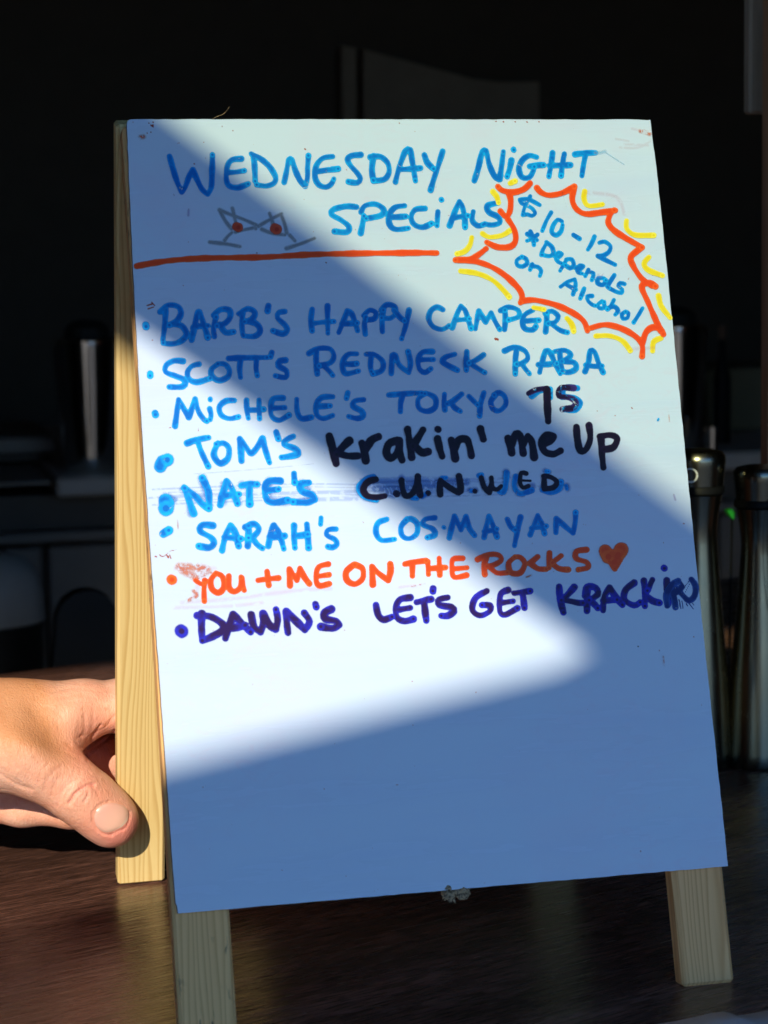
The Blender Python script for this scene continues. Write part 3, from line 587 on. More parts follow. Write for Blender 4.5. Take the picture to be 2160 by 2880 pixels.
mb = MB(); mb.box((-3.2, -0.4, -1.15), (4.2, 3.2, -1.05)); tag(mb.build('floor', M['floor']), kind='structure')
mb = MB(); mb.box((-40, -60, -1.25), (40, -0.402, -1.10)); tag(mb.build('ground', M['paving']), kind='structure')
mb = MB(); mb.box((-3.2, 3.0, -1.049), (4.2, 3.2, 1.6)); tag(mb.build('wall', M['wall']), kind='structure')
mb = MB(); mb.box((-3.2, -0.4, -1.049), (-3.05, 2.997, 1.6)); tag(mb.build('wall', M['wall']), kind='structure')
mb = MB(); mb.box((4.05, -0.4, -1.049), (4.2, 2.997, 1.6)); tag(mb.build('wall', M['wall']), kind='structure')
mb = MB(); mb.box((-3.2, -0.4, 1.603), (4.2, 3.2, 1.75)); tag(mb.build('ceiling', M['wall']), kind='structure')

# unseen slab added over the front of the hatch: keeps the sun off the room behind
def back(px, py, dist):       # a point up-sun of the board, dist metres along the ray to the sun
    return on_board(px, py) - SUN * dist
ztop = float(back(1000, 250, 2.0)[2]); yt = float(back(1000, 250, 2.0)[1])
mb = MB(); mb.box((-3.2, yt, ztop), (4.2, -0.403, ztop + 0.12)); 
mb2 = MB(); mb2.box((-3.2, -0.47, -1.099), (-0.62, -0.403, ztop - .001)); tag(mb2.build('light_block_wall', M['render'], base=(-2, -0.43, -1.1)), 'unseen dark wall added left of the hatch to narrow the light', 'wall')  # unseen front walls added to narrow the opening and its light
mb2 = MB(); mb2.box((-3.2, -0.47, ztop + .1205), (4.2, -0.403, 1.75)); tag(mb2.build('light_block_wall', M['render'], base=(0, -0.43, 1.5)), 'unseen dark wall added above the slab to keep sun out', 'wall')  # added to stop sun coming in over the slab
mb2 = MB(); mb2.box((0.85, -0.47, -1.099), (4.2, -0.403, ztop - .001)); tag(mb2.build('light_block_wall', M['render'], base=(2, -0.43, -1.1)), 'unseen dark wall added right of the hatch to narrow the light', 'wall')
aw = mb.build('sun_shield', M['wall'])
tag(aw, 'dark flat slab out of view, added to keep sun off the room', 'sun_shield')
mb = MB(); mb.box((-3.2, -0.403, ztop), (4.2, -0.403 + 0.0, 1.7)) if False else None

def prism(quad, thick):       # quad seen from the board, given depth away from it along the sun ray
    q = [np.array(p) for p in quad]; n = -SUN * thick
    mb = MB(); k = len(q); mb.add([*q, *[p + n for p in q]], [tuple(range(k)), tuple(range(k, 2 * k))[::-1]] + [(i, (i + 1) % k, k + (i + 1) % k, k + i) for i in range(k)])
    return mb
# unseen slanting bar, outlined to cast the diagonal shadow band over the lettering
A0, A1 = (502, 353), (1904, 1409); B0, B1 = (389, 930), (1651, 1831)
def ext(a, b, t): return (a[0] + (b[0] - a[0]) * t, a[1] + (b[1] - a[1]) * t)
br = prism([back(*ext(A0, A1, -1.3), 1.15), back(*ext(A0, A1, 2.2), 2.3), back(*ext(B0, B1, 2.5), 2.3), back(*ext(B0, B1, -1.1), 1.15)], 0.06)
tag(br.build('shadow_bar', M['post']), 'wide slanting bar out of view, shaped to cast the diagonal shade', 'occluder')
# unseen low screen added outside, its sloping top throws the shade over the lower half of the board
C0, C1 = (473, 2150), (1562, 1877)
pw = prism([back(*ext(C0, C1, -2.2), 1.9), back(*ext(C0, C1, 1.00), 1.9), back(1665, 1822, 1.9), back(1850, 1800, 1.9), back(*ext(C0, C1, 2.6), 1.9), back(6000, 9000, 1.9), back(-4500, 9000, 1.9)], 0.10)
tag(pw.build('shade_screen', M['render']), 'low screen out of view, outlined to shade the lower board', 'wall')
# unseen broad slab added to shade the steel mills on the right
e0 = back(1850, -400, 2.05); pst = [back(1925, -900, 2.05), back(4400, -900, 2.05), back(4400, 5000, 2.05), back(2180, 5000, 2.05)]
tag(prism(pst, 0.08).build('mill_shade', M['render']), 'broad slab out of view, added to shade the steel mills', 'post')

# ------------------------------------------------------------------ back of the bar
YB = 1.72
zc = at_y(160, 1345, YB)[2]; zc2 = at_y(160, 1400, YB)[2]
xl, xr = -0.9, 2.2
bc = empty('back_counter', (0.5, 1.9, -1.05), 'dim grey back counter across the room behind the sign', 'counter')
mb = MB(); mb.box((at_y(158, 1350, YB)[0], YB, zc2), (xr, 2.6, zc), bev=0.004); mb.build('counter_top', M['steel_edge'], bc)
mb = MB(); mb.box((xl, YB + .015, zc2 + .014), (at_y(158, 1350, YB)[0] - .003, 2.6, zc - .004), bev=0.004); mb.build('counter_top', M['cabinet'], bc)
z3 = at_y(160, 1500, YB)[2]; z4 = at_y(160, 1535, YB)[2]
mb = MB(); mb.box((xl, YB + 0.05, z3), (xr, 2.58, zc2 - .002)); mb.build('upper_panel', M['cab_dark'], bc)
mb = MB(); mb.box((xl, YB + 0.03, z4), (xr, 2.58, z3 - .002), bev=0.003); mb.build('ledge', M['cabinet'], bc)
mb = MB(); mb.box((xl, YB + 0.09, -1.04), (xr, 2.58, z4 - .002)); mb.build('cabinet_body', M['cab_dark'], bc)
def door(px0, px1):
    a = at_y(px0, 1550, YB + .06); b = at_y(px1, 1550, YB + .06)
    mb = MB(); mb.box((a[0], YB + .06, -0.75), (b[0], YB + .088, z4 - .008), bev=0.004); d = mb.build('cabinet_door', M['cabinet'], bc)
    h = MB(); h.tube([(b[0] - .03, YB + .05, z4 - .06), (b[0] - .03, YB + .045, z4 - .10)], 0.004); h.build('handle', M['steel_edge'], d)
door(-420, -10); door(5, 118); door(135, 560); door(600, 1000); door(1040, 1500); door(1540, 2000); door(2030, 2500)

def lathe_thing(name, mats, label, cat, c, parts, group=None, n=40):
    t = empty(name, c, label, cat, group)
    for pn, mt, prof in parts:
        mb = MB(); mb.lathe(c, prof, n); mb.build(pn, mt, t, smooth=True)
    return t
# mixing tins on the back counter (bright streaks either side of the sign)
def tin(px_c, label, Y=YB + 0.08, h=0.165):
    c = at_y(px_c, 1345, Y); c[2] = zc
    k = 0.0432
    t = lathe_thing('mixing_tin', None, label, 'cocktail shaker', c, [
        ('tin_body', M['tin'], [(k * .66, 0), (k * .70, .002), (k * .74, .01), (k, h - .012), (k * 1.02, h - .008), (k * 1.02, h - .004), (k * .97, h - .002)]),
        ('cap', M['cap'], [(k * .66, h - .001), (k * .60, h + .012), (k * .42, h + .019), (k * .2, h + .022)])], 'mixing tins on the back counter')
    return t
tin(256, 'tall polished tin glinting on the back counter left of the sign')
tin(1900, 'tall polished tin glinting behind the right edge of the sign')
# low tray with a pale rim at far left
c0 = at_y(-160, 1320, YB + .22); c1 = at_y(160, 1320, YB + .22)
tr = empty('storage_tray', ((c0[0] + c1[0]) / 2, YB + .35, zc), 'low grey tray with a pale rim on the back counter at far left', 'tray')
zt = at_y(100, 1232, YB + .22)[2]
mb = MB(); mb.box((c0[0], YB + .22, zc + .001), (c1[0] - .02, YB + .5, zt - .02), bev=.004); mb.build('tray_body', M['cab_dark'], tr)
mb = MB(); mb.box((c0[0] - .01, YB + .21, zt - .0195), (c1[0], YB + .51, zt + .002), bev=.004); mb.build('rim', M['cabinet'], tr)
# pale bin below, partly out of frame
cb = at_y(-30, 1800, 1.45); zb1 = at_y(0, 1550, 1.45)[2]; r = at_y(122, 1700, 1.45)[0] - cb[0]
t = empty('waste_bin', (cb[0], 1.45, -1.05), 'pale plastic bin with a rounded lid in the gloom at far left', 'bin')
zbin = at_y(0, 1775, 1.45)[2]
mb = MB(); mb.lathe((cb[0], 1.45, -1.05), [(r * .8, 0), (r * .98, zbin + 1.05), (r, zbin + 1.05 + .01)], 40); mb.build('bin_body', M['black'], t, smooth=True)
hh = zb1 - zbin
mb = MB(); mb.lathe((cb[0], 1.45, zbin), [(r * 1.02, .012), (r * 1.0, hh * .45), (r * .9, hh * .72), (r * .7, hh * .9), (r * .4, hh * .98), (r * .1, hh)], 40); mb.build('lid', M['bin'], t, smooth=True)
# round backed black chair beyond the table edge
cc = at_y(240, 1700, 1.15); ctop = at_y(235, 1655, 1.15)[2]
t = empty('bar_chair', (cc[0], 1.2, -1.05), 'black chair with a rounded back beyond the table edge on the left', 'chair')
def arch(xc, y, zt, w, thick, mb, z_bot):
    pts = []
    for k in range(25):
        a = math.pi * k / 24; pts.append((xc - w * math.cos(a), zt - w * 1.25 + w * 1.25 * math.sin(a) ** 0.8))
    pts = [(xc - w * 1.5, z_bot), *pts, (xc + w * 1.5, z_bot)]
    n = len(pts); mb.add([(x, y, z) for x, z in pts] + [(x, y + thick, z) for x, z in pts], [tuple(range(n)), tuple(range(n, 2 * n))[::-1]] + [(i, (i + 1) % n, n + (i + 1) % n, n + i) for i in range(n)])
mb = MB(); arch(cc[0], 1.13, ctop, .030, .03, mb, ctop - .16); mb.build('backrest', M['black'], t)
mb = MB(); mb.box((cc[0] - .2, 1.17, -.62), (cc[0] + .2, 1.55, -.56), bev=.01); mb.build('seat', M['black'], t)
for sx in (-.17, .17):
    for sy in (1.2, 1.52):
        mb = MB(); mb.tube([(cc[0] + sx, sy, -.565), (cc[0] + sx * 1.1, sy, -1.049)], .012); mb.build('leg', M['black'], t)
# grey plate put in for light mirrored on the far wall, over the sign
def wallpoly(pts, y, thick):
    q = [at_y(px, py, y) for px, py in pts]; k = len(q)
    mb = MB(); mb.add([*q, *[p + np.array([0, thick, 0]) for p in q]], [tuple(range(k)), tuple(range(k, 2 * k))[::-1]] + [(i, (i + 1) % k, k + (i + 1) % k, k + i) for i in range(k)]); return mb
hp = empty('wall_reflection', at_y(1240, 500, 2.9), 'dim grey slant-topped plate on the far wall, standing in for mirrored light', 'reflection')
wallpoly([(1022, 138), (1330, 222), (1400, 231), (1516, 230), (1522, 700), (1026, 700)], 2.93, .03).build('broad_reflection', M['reflection'], hp)
wallpoly([(960, 128), (1001, 136), (1008, 700), (972, 700)], 2.93, .03).build('side_strip', M['reflection'], hp)
# unseen tinted sheet added up-sun to colour the light over the heading
gp = prism([back(*ext(A0, A1, -1.25), 2.42), back(*ext(A0, A1, 1.6), 2.42), back(3400, -700, 2.42), back(-1400, -700, 2.42)], .004)
gm_, gnt, gpn = mat('sun_tint', rough=.05)
gt = N(gnt, 'ShaderNodeBsdfTransparent'); gt.inputs[0].default_value = (0.84, 0.88, 0.74, 1); gg = N(gnt, 'ShaderNodeBsdfGlossy', Roughness=.02); gx = N(gnt, 'ShaderNodeMixShader'); gx.inputs[0].default_value = .04
L(gnt, gt.outputs[0], gx.inputs[1]); L(gnt, gg.outputs[0], gx.inputs[2]); L(gnt, gx.outputs[0], gnt.nodes['Material Output'].inputs[0])
tag(gp.build('sun_tint_sheet', gm_, base=back(1000, 0, 2.42)), 'pale green sheet out of view, added to tint the sun on the heading', 'light filter')
# post and weathered board at the right edge
YP = 0.34
a = at_y(2141, 600, YP + .012); b = at_y(2300, 600, YP)
t = empty('timber_post', ((a[0] + b[0]) / 2, YP, 0.0), 'brown timber post at the right edge of the view', 'post')
mb = MB(); mb.box((a[0], YP, 0.0005), (b[0], YP + .012, 1.6), bev=.001)
o = mb.build('shaft', M['post'], t)
a2 = at_y(2090, 300, YP + .05); b2 = at_y(2160, 300, YP + .05); zb = at_y(2110, 319, YP + .04)[2]
mb = MB(); mb.box((a2[0], YP + .04, zb), (b2[0], YP + .05, 1.6), bev=.0015)
tag(mb.build('hanging_board', M['weathered'], base=((a2[0] + b2[0]) / 2, YP + .12, zb)), 'weathered grey board hanging beside the timber post at top right', 'board')
# dull things on the shelf at right
g0 = at_y(1990, 1150, YB + .3); g1 = at_y(2330, 1150, YB + .3); ztp = at_y(2100, 1035, YB + .3)[2]
mb = MB(); mb.box((g0[0], YB + .3, zc + .001), (g1[0], YB + .5, ztp), bev=.004); tag(mb.build('storage_box', M['box'], base=((g0[0] + g1[0]) / 2, YB + .4, zc)), 'dull olive box on the back counter at far right', 'box')
cbt = at_y(2030, 1345, YB + .15); cbt[2] = zc
s_ = 2.6 / F
lathe_thing('dark_bottle', None, 'black bottle in front of the olive box on the back counter', 'bottle', cbt, [
    ('bottle_body', M['rubber'], [(26 * s_, 0), (28 * s_, .004), (28 * s_, .085), (20 * s_, .105), (12 * s_, .12), (11 * s_, .14)]), ('stopper', M['brown'], [(13 * s_, .1402), (14 * s_, .158)])])
cg = at_y(2030, 905, YB + .55); 
lathe_thing('round_lamp_shade', None, 'dim brown domed lamp shade on the shelf at far right', 'lamp', (cg[0], cg[1], cg[2]), [
    ('shade', M['brown'], [(.026, -.02), (.027, 0), (.022, .014), (.012, .022), (.003, .024)])]) if False else None
cs = at_y(2003, 1300, YB + .02); cs[2] = zc
lathe_thing('shot_glass', None, 'small glinting steel cup on the back counter at right', 'cup', cs, [('cup_body', M['tin'], [(.0075, 0), (.0095, .032), (.0085, .033)])])

# ------------------------------------------------------------------ steel mills on the right
def from_px(side, pts, cx_px, Y):
    c = at_y(cx_px, 2145, Y); out = []
    for px, py in pts:
        q = at_y(px, py, Y); out.append((abs(q[0] - c[0]), q[2]))
    return c, sorted(out, key=lambda p: p[1])
mill_prof = [(0.0180, 0.0), (0.0187, 0.002), (0.0185, 0.008), (0.0175, 0.024), (0.0161, 0.048), (0.0144, 0.066), (0.0128, 0.085), (0.0112, 0.104), (0.0103, 0.116), (0.0101, 0.121), (0.0104, 0.126), (0.0113, 0.133), (0.0130, 0.1415)]
cap_prof = [(0.0135, 0.1465), (0.0138, 0.150), (0.0144, 0.156), (0.0147, 0.159), (0.0144, 0.1615), (0.0130, 0.1635), (0.008, 0.1647), (0.002, 0.165)]
ring_prof = [(0.0110, 0.1418), (0.0136, 0.1420), (0.0142, 0.1428), (0.0142, 0.1452), (0.0136, 0.1462), (0.0110, 0.1464)]
def mill(px, py, label, sc, rs=1.0):
    c = on_table(px, py); c[2] = 0.0005
    f = lambda pr: [(r * sc * rs, z * sc) for r, z in pr]
    return c, lathe_thing('steel_mill', None, label, 'pepper mill', c, [('mill_body', M['steel'], f(mill_prof)), ('band', M['rubber'], f(ring_prof)), ('cap', M['steel'], f(cap_prof))], 'waisted steel mills on the table', n=64)
c1_, m1 = mill(1961, 2152, 'waisted stainless steel mill half hidden by the sign, white ring on its cap', 1.108, .98)
c2_, m2 = mill(2131, 2150, 'waisted stainless steel mill cut by the right edge of the view', 1.05, .95)
def projpx(w):
    b = RB @ (BW.T @ (np.array(w) - np.array([0, 0, Z0]))) + TB
    return b[:2] / b[2] * F + np.array([CX, CY])
for cc_, rr in (): print('mill', cc_, projpx(cc_ + np.array([0, 0, .170])), projpx(cc_ + np.array([rr, 0, .160])), projpx(cc_ - np.array([rr, 0, -.160])), projpx(cc_))
# white ring mark on the first mill's cap, black cable by the second
v = CAM - c1_; v[2] = 0; v /= np.linalg.norm(v); w_ = np.array([-v[1], v[0], 0])
if np.dot(w_, M3[:, 0]) < 0: w_ = -w_
pz = 0.1700; mb = MB(); pts = []
for k in range(25):
    a = 2 * math.pi * k / 24; x = -.0040 + .0038 * math.cos(a); z = pz + .0038 * math.sin(a) - .001
    rad = .0147; pts.append(c1_ + w_ * x + v * (math.sqrt(rad ** 2 - x * x) + .0006) + np.array([0, 0, z]))
mb.tube(pts, .00055, 6); mb.build('ring_mark', M['whitepaint'], m1, smooth='all')
mb = MB(); q = c2_ + np.array([-.002, -.021, .145]); mb.tube([q + np.array(p) for p in ((.012, .0, .012), (.004, -.004, .004), (.001, -.006, -.014), (.002, -.007, -.03), (.008, -.006, -.05), (.016, 0, -.06))], .0011, 8)
tag(mb.build('black_cable', M['rubber'], base=q), 'thin black cable looped beside the right-hand steel mill', 'cable')
# green clip seen between the mills
g = at_y(2056, 1445, .45)
mb = MB(); gm = [at_y(*p, .45) for p in ((2046, 1436), (2060, 1432), (2066, 1442), (2064, 1462), (2054, 1452))]
k = len(gm); mb.add([*gm, *[p + np.array([0, .006, 0]) for p in gm]], [tuple(range(k)), tuple(range(k, 2 * k))[::-1]] + [(i, (i + 1) % k, k + (i + 1) % k, k + i) for i in range(k)])
gl = empty('green_straw', on_table(2056, 1790), 'thin stirrer with a bright green tip standing between the steel mills', 'stirrer')
mb2 = mb; mb2.build('tip', M['green'], gl)
mb = MB(); mb.tube([g + np.array([.002, .003, -.003]), np.array([g[0], .453, .001])], .001, 6); mb.build('stem', M['rubber'], gl)

# ------------------------------------------------------------------ paper sheet at lower right
edge = [(1800, 2899), (1905, 2881), (1960, 2869), (2000, 2859), (2032, 2855), (2050, 2858), (2072, 2867), (2110, 2861), (2160, 2852), (2230, 2843)]
E0 = [on_table(*p) for p in edge]
mb = MB(); rows = []
for k in range(8):
    t = k / 7; rows.append([p + np.array([0.018, -0.10, 0]) * t + np.array([0, 0, .0015 + .004 * math.sin(t * 2.5)]) for p in E0])
nE = len(E0); vs = [p for rw in rows for p in rw]; top = [(i * nE + j, i * nE + j + 1, (i + 1) * nE + j + 1, (i + 1) * nE + j) for i in range(7) for j in range(nE - 1)]
vs2 = vs + [p - np.array([0, 0, .0004]) for p in vs]; o_ = len(vs)
fs = top + [tuple(i + o_ for i in f)[::-1] for f in top] + [(j, j + 1, o_ + j + 1, o_ + j) for j in range(nE - 1)]
mb.add(vs2, fs); tag(mb.build('paper_sheet', M['paper'], base=E0[4], smooth='all'), 'curled white sheet of paper poking into the bottom right corner', 'paper')

# ------------------------------------------------------------------ the sign: whiteboard on a wooden A-frame
base = b2w((0.11, 0.3638, 0.05)); base[2] = 0
sign = empty('tabletop_sign', base, 'white A-frame board of drink specials standing on the dark table', 'sign')
out_px = [(357, 349), (358.5, 341), (364, 336.5), (372, 335.5), (700, 335.5), (1100, 335.5), (1500, 336), (1700, 336.5), (1760, 335.5), (1822, 338), (1829, 337), (1831, 352), (1838, 415), (1840, 424), (1846, 470), (1866, 660), (1893, 925), (1929, 1290), (1964, 1640), (2000, 1990), (2029, 2255), (2047.5, 2436),
          (1800, 2457), (1500, 2483), (1200, 2508.5), (900, 2534.5), (560, 2564), (501, 2569), (498, 2548), (494, 2540), (485, 2420), (469, 2190), (456, 2010), (441, 1800), (424, 1560), (408, 1330), (393, 1110), (379, 850), (367, 600)]
# irregular sawn edges
rp = []
for i, p in enumerate(out_px):
    q = out_px[(i + 1) % len(out_px)]; d = math.hypot(q[0] - p[0], q[1] - p[1]); n = max(1, int(d / 22))
    for k in range(n):
        t = k / n; j = 0 if k == 0 else 0.7
        rp.append((p[0] + (q[0] - p[0]) * t + random.uniform(-j, j), p[1] + (q[1] - p[1]) * t + random.uniform(-j, j)))
nb = BW @ np.array([0, 0, 1.0])
fr = [on_board(*p) for p in rp]; k = len(fr)
mb = MB(); mb.add([*fr, *[p + nb * .00045 for p in fr]], [tuple(range(k)), tuple(range(k, 2 * k))[::-1]] + [(i, (i + 1) % k, k + (i + 1) % k, k + i) for i in range(k)])
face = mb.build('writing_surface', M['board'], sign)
mb = MB(); mb.add([*[p + nb * .0005 for p in fr], *[p + nb * .003 for p in fr]], [tuple(range(k)), tuple(range(k, 2 * k))[::-1]] + [(i, (i + 1) % k, k + (i + 1) % k, k + i) for i in range(k)])
mb.build('board_backing', M['edge'], sign)
lift = 6e-5
for i, (label, layers) in enumerate(reversed(TXT)):
    ink_object(label, layers, sign, lift + (i % 5) * 1.5e-4 * 0.6)

def stick(name, mt, top, bot, xdir, width0, depth, parent, bev=0.0015, over=0.0, width1=None):
    """a planed stick: top / bot are world points of the front-left edge; its own local z runs along the grain"""
    top, bot = Vector(top), Vector(bot); ax = (top - bot); Ln = ax.length; z = ax.normalized()
    x = Vector(xdir); x = (x - z * x.dot(z)).normalized(); y = z.cross(x)
    if y.y < 0: y = -y
    mb = MB(); mb.box((0, 0, 0), (width0, depth, Ln), bev=bev)
    o = mb.build(name, mt)
    R = Matrix((x, y, z)).transposed().to_4x4(); R.translation = bot - parent.location
    o.parent = parent; o.matrix_local = R
    return o
W_ = lambda x, y, z: b2w((x, y, z))
XD = (1, 0, 0)
stick('front_leg', M['pine_grey'], W_(-.0014, .0015, .0032), W_(-.0018, .3637, .0032), XD, .0222, .0100, sign, .0012)
stick('front_leg', M['pine_right'], W_(.2026, .003, .0032), W_(.2019, .3637, .0032), XD, .0222, .0098, sign, .0016)
hq = b2w((0, 0, .0138)); ld = np.array([0, math.sin(LEAN), -math.cos(LEAN)])
for x0, x1 in ((-.0026, -.0002), (.2035, .2030)):
    stick('rear_leg', M['pine_warm'], hq + np.array([x0, 0, 0]) + ld * -.0025, hq + np.array([x1, 0, 0]) + ld * .3605, XD, .0222, .0100, sign, .0012)
# crossbars of both frames, butted between the legs
stick('crossbar', M['pine_grey'], W_(.2024, .292, .0034), W_(.0206, .292, .0034), (0, -ld[1], ld[2]), .016, .0092, sign)
q0 = hq + np.array([.0220, 0, 0]) + ld * .300; q1 = hq + np.array([.2030, 0, 0]) + ld * .300
stick('crossbar', M['pine_warm'], q1, q0, (0, ld[1], ld[2]), .018, .0095, sign)
stick('crossbar', M['pine_grey'], W_(.2024, .024, .0034), W_(.0206, .024, .0034), (0, -ld[1], ld[2]), .016, .0092, sign)
# brass hinges between the frames at the top
for xx in (.004, .209):
    mb = MB(); a_ = W_(xx, .004, .0134); mb.tube([a_, a_ + np.array([.012, 0, 0])], .0012, 10); mb.build('hinge', M['steel'], sign, smooth=True)
# cord between the frames; its frayed knot shows under the board
kz = hit(1278, 2512, b2w((0, 0, .006)), BW @ np.array([0, 0, 1.0]))
kb = on_board(1272, 2500, .008)
mb = MB()
cpt = []
for t in np.linspace(0, 1, 14):
    a_ = kb + np.array([0, .004, .004]); b_ = hq + np.array([.118, -.002, 0]) + ld * .305; p = a_ * (1 - t) + b_ * t; p[2] -= .012 * math.sin(math.pi * t) * t; cpt.append(p)
mb.tube(cpt, .0017, 8)
cord = mb.build('cord', M['rope'], sign, smooth='all')
mb = MB()
def sp(px, py, z): return on_board(px, py, z)
kn = [[(1246, 2498, .004), (1250, 2512, .002), (1262, 2522, .001), (1275, 2514, .002), (1283, 2502, .004)],
      [(1262, 2496, .001), (1256, 2508, .000), (1266, 2520, .003), (1280, 2516, .006)],
      [(1284, 2500, .003), (1292, 2518, .001), (1304, 2522, .001), (1313, 2512, .002), (1312, 2498, .004)],
      [(1290, 2508, .002), (1302, 2505, .000), (1312, 2500, .003)]]
for st in kn:
    pts = catmull([(a, b) for a, b, c in st], 3); zz = np.interp(np.linspace(0, 1, len(pts)), np.linspace(0, 1, len(st)), [c for a, b, c in st])
    mb.tube([sp(p[0], p[1], z) for p, z in zip(pts, zz)], [.0014 * (1 + .12 * math.sin(i * 1.9)) for i in range(len(pts))], 8)
for i in range(34):
    a_ = random.uniform(0, 1); x0 = 1252 + 18 * a_; 
    p0 = sp(x0 + random.uniform(-4, 4), 2510 + random.uniform(-6, 8), .002)
    p1 = sp(x0 + random.uniform(-8, 8) + (6 if a_ > .5 else -4), 2520 + random.uniform(0, 22) * (0.5 + a_ * .6), .001)
    mb.tube([p0, (p0 + p1) / 2 + np.array([random.uniform(-.0004, .0004), -.0003, 0]), p1], [.00035, .0003, .00015], 4)
tag(mb.build('frayed_knot', M['rope'], cord, smooth='all')) if False else mb.build('frayed_knot', M['rope'], sign, smooth='all')
# stray thread standing off the top edge
mb = MB(); tp = catmull([(598, 334), (612, 327), (626, 322), (637, 312), (645, 300)], 4)
hz = W_(0, 0, .004)
tag(mb.tube([on_board(p[0], p[1], .004) for p in tp], .00008, 5) or mb.build('loose_thread', M['rope'], base=on_board(598, 334, .004), smooth='all'), 'fine pale thread curling up from the top edge of the sign', 'thread')

T0 = __import__('time').time()
# ------------------------------------------------------------------ the hand: one continuous skin grown from rounded cones
lq = hq; ln_ = np.array([0, math.cos(LEAN), math.sin(LEAN)])
FW = M3[:, 2]
def HP(px, py, z):           # z millimetres nearer the viewer than the rear leg's face at that height
    q = hit(400, min(max(py, 1700), 2500), lq, ln_); dep = np.dot(q - CAM, FW)
    return CAM + ray(px, py) * (dep - z / 1000.0)
MMPX = 0.000168
PR = []                      # (group blend k mm, a, b, ra, rb)
def cone(k, *nodes):
    for (x0, y0, z0, r0), (x1, y1, z1, r1) in zip(nodes[:-1], nodes[1:]):
        PR.append((k, HP(x0, y0, z0), HP(x1, y1, z1), r0 * MMPX, r1 * MMPX))
# forearm and wrist, out of the frame to the left
cone(9, (-1250, 2330, -10, 215), (-700, 2210, -8, 165), (-430, 2140, -8, 150))
cone(9, (-1250, 2260, -40, 200), (-700, 2170, -32, 160), (-430, 2140, -26, 145))
# back of the hand and palm
cone(9, (-430, 2120, -6, 140), (-200, 2065, -4, 128), (40, 2010, -8, 92))
cone(9, (-430, 2160, -24, 140), (-200, 2120, -26, 140), (60, 2090, -30, 100))
cone(9, (-300, 2200, -30, 110), (-60, 2210, -34, 90), (60, 2240, -34, 62))
# thumb
cone(9, (-230, 2110, 4, 120), (-40, 2095, 8, 112), (75, 2122, 11, 102), (140, 2165, 12, 88))
cone(5, (140, 2165, 13, 88), (190, 2205, 14.5, 77), (222, 2232, 15, 76), (262, 2264, 15, 74), (300, 2296, 14.5, 71), (316, 2311, 14, 69))
cone(5, (255, 2245, 12, 66), (308, 2298, 10, 64))
# web
cone(9, (60, 2050, 0, 80), (165, 2035, -6, 72), (215, 2045, -12, 52))
# index finger behind the leg
cone(7, (0, 2000, -8, 84), (110, 2003, -10, 76), (230, 1992, -16, 72), (350, 1984, -25, 71))
cone(5, (350, 1984, -25, 71), (430, 2010, -28, 62), (452, 2090, -24, 54), (440, 2140, -20, 48))
# middle, ring and little fingers
cone(5, (60, 2090, -26, 80), (200, 2110, -40, 68), (330, 2130, -46, 64), (440, 2150, -40, 56), (450, 2210, -28, 48))
cone(5, (20, 2150, -30, 76), (180, 2180, -44, 62), (320, 2205, -46, 58), (430, 2230, -38, 52), (440, 2285, -26, 46))
cone(5, (-60, 2240, -30, 70), (60, 2264, -22, 57), (200, 2274, -22, 52), (310, 2278, -24, 48), (390, 2290, -26, 42))

def sdf(P, sel=None):
    d = None
    for k, a, b, ra, rb in PR:
        k = k / 1000.0
        ab = b - a; t = np.clip(((P - a) @ ab) / (ab @ ab), 0, 1)
        q = np.sqrt(((P - a - t[:, None] * ab) ** 2).sum(1)) - (ra + (rb - ra) * t)
        if d is None: d = q
        else:
            h = np.clip(0.5 + 0.5 * (q - d) / k, 0, 1); d = q * (1 - h) + d * h - k * h * (1 - h)   # note: smooth union
    return d
def smin_sdf(P):
    d = None
    for k, a, b, ra, rb in PR:
        k = np.float32(k / 1000.0); a = a.astype(np.float32); ab = (b - a.astype(float)).astype(np.float32)
        t = np.clip(((P - a) @ ab) / (ab @ ab), 0, 1)
        q = np.sqrt(((P - a - t[:, None] * ab) ** 2).sum(1)) - np.float32(ra) - np.float32(rb - ra) * t
        if d is None: d = q; continue
        h = np.maximum(k - np.abs(d - q), 0) / k; d = np.minimum(d, q) - h * h * k * 0.25
    return d
allp = np.array([p for r_ in PR for p in (r_[1], r_[2])]); rmax = max(max(r_[3], r_[4]) for r_ in PR)
lo = allp.min(0) - rmax * .9 - .004; hi = allp.max(0) + .036 * 0 + .016
lo = np.minimum(lo, allp.min(0) - .02); hi[2] = allp[:, 2].max() + .04; hi[1] = allp[:, 1].max() + .03
lo = np.array([min((p[1] - max(p[3], p[4]) * 1.05)[i] if True else 0 for p in PR) for i in range(3)])
lo = np.array([min(min(p[1][i] - p[3], p[2][i] - p[4]) for p in PR) for i in range(3)]) - .004
hi = np.array([max(max(p[1][i] + p[3], p[2][i] + p[4]) for p in PR) for i in range(3)]) + .004
H_ = 0.0011
nx, ny, nz = [int(v) + 2 for v in (hi - lo) / H_]
gx = (lo[0] + np.arange(nx) * H_).astype(np.float32); gy = (lo[1] + np.arange(ny) * H_).astype(np.float32); gz = (lo[2] + np.arange(nz) * H_).astype(np.float32)
FLD = np.empty((nx, ny, nz), np.float32)
FLD[:] = 0.012
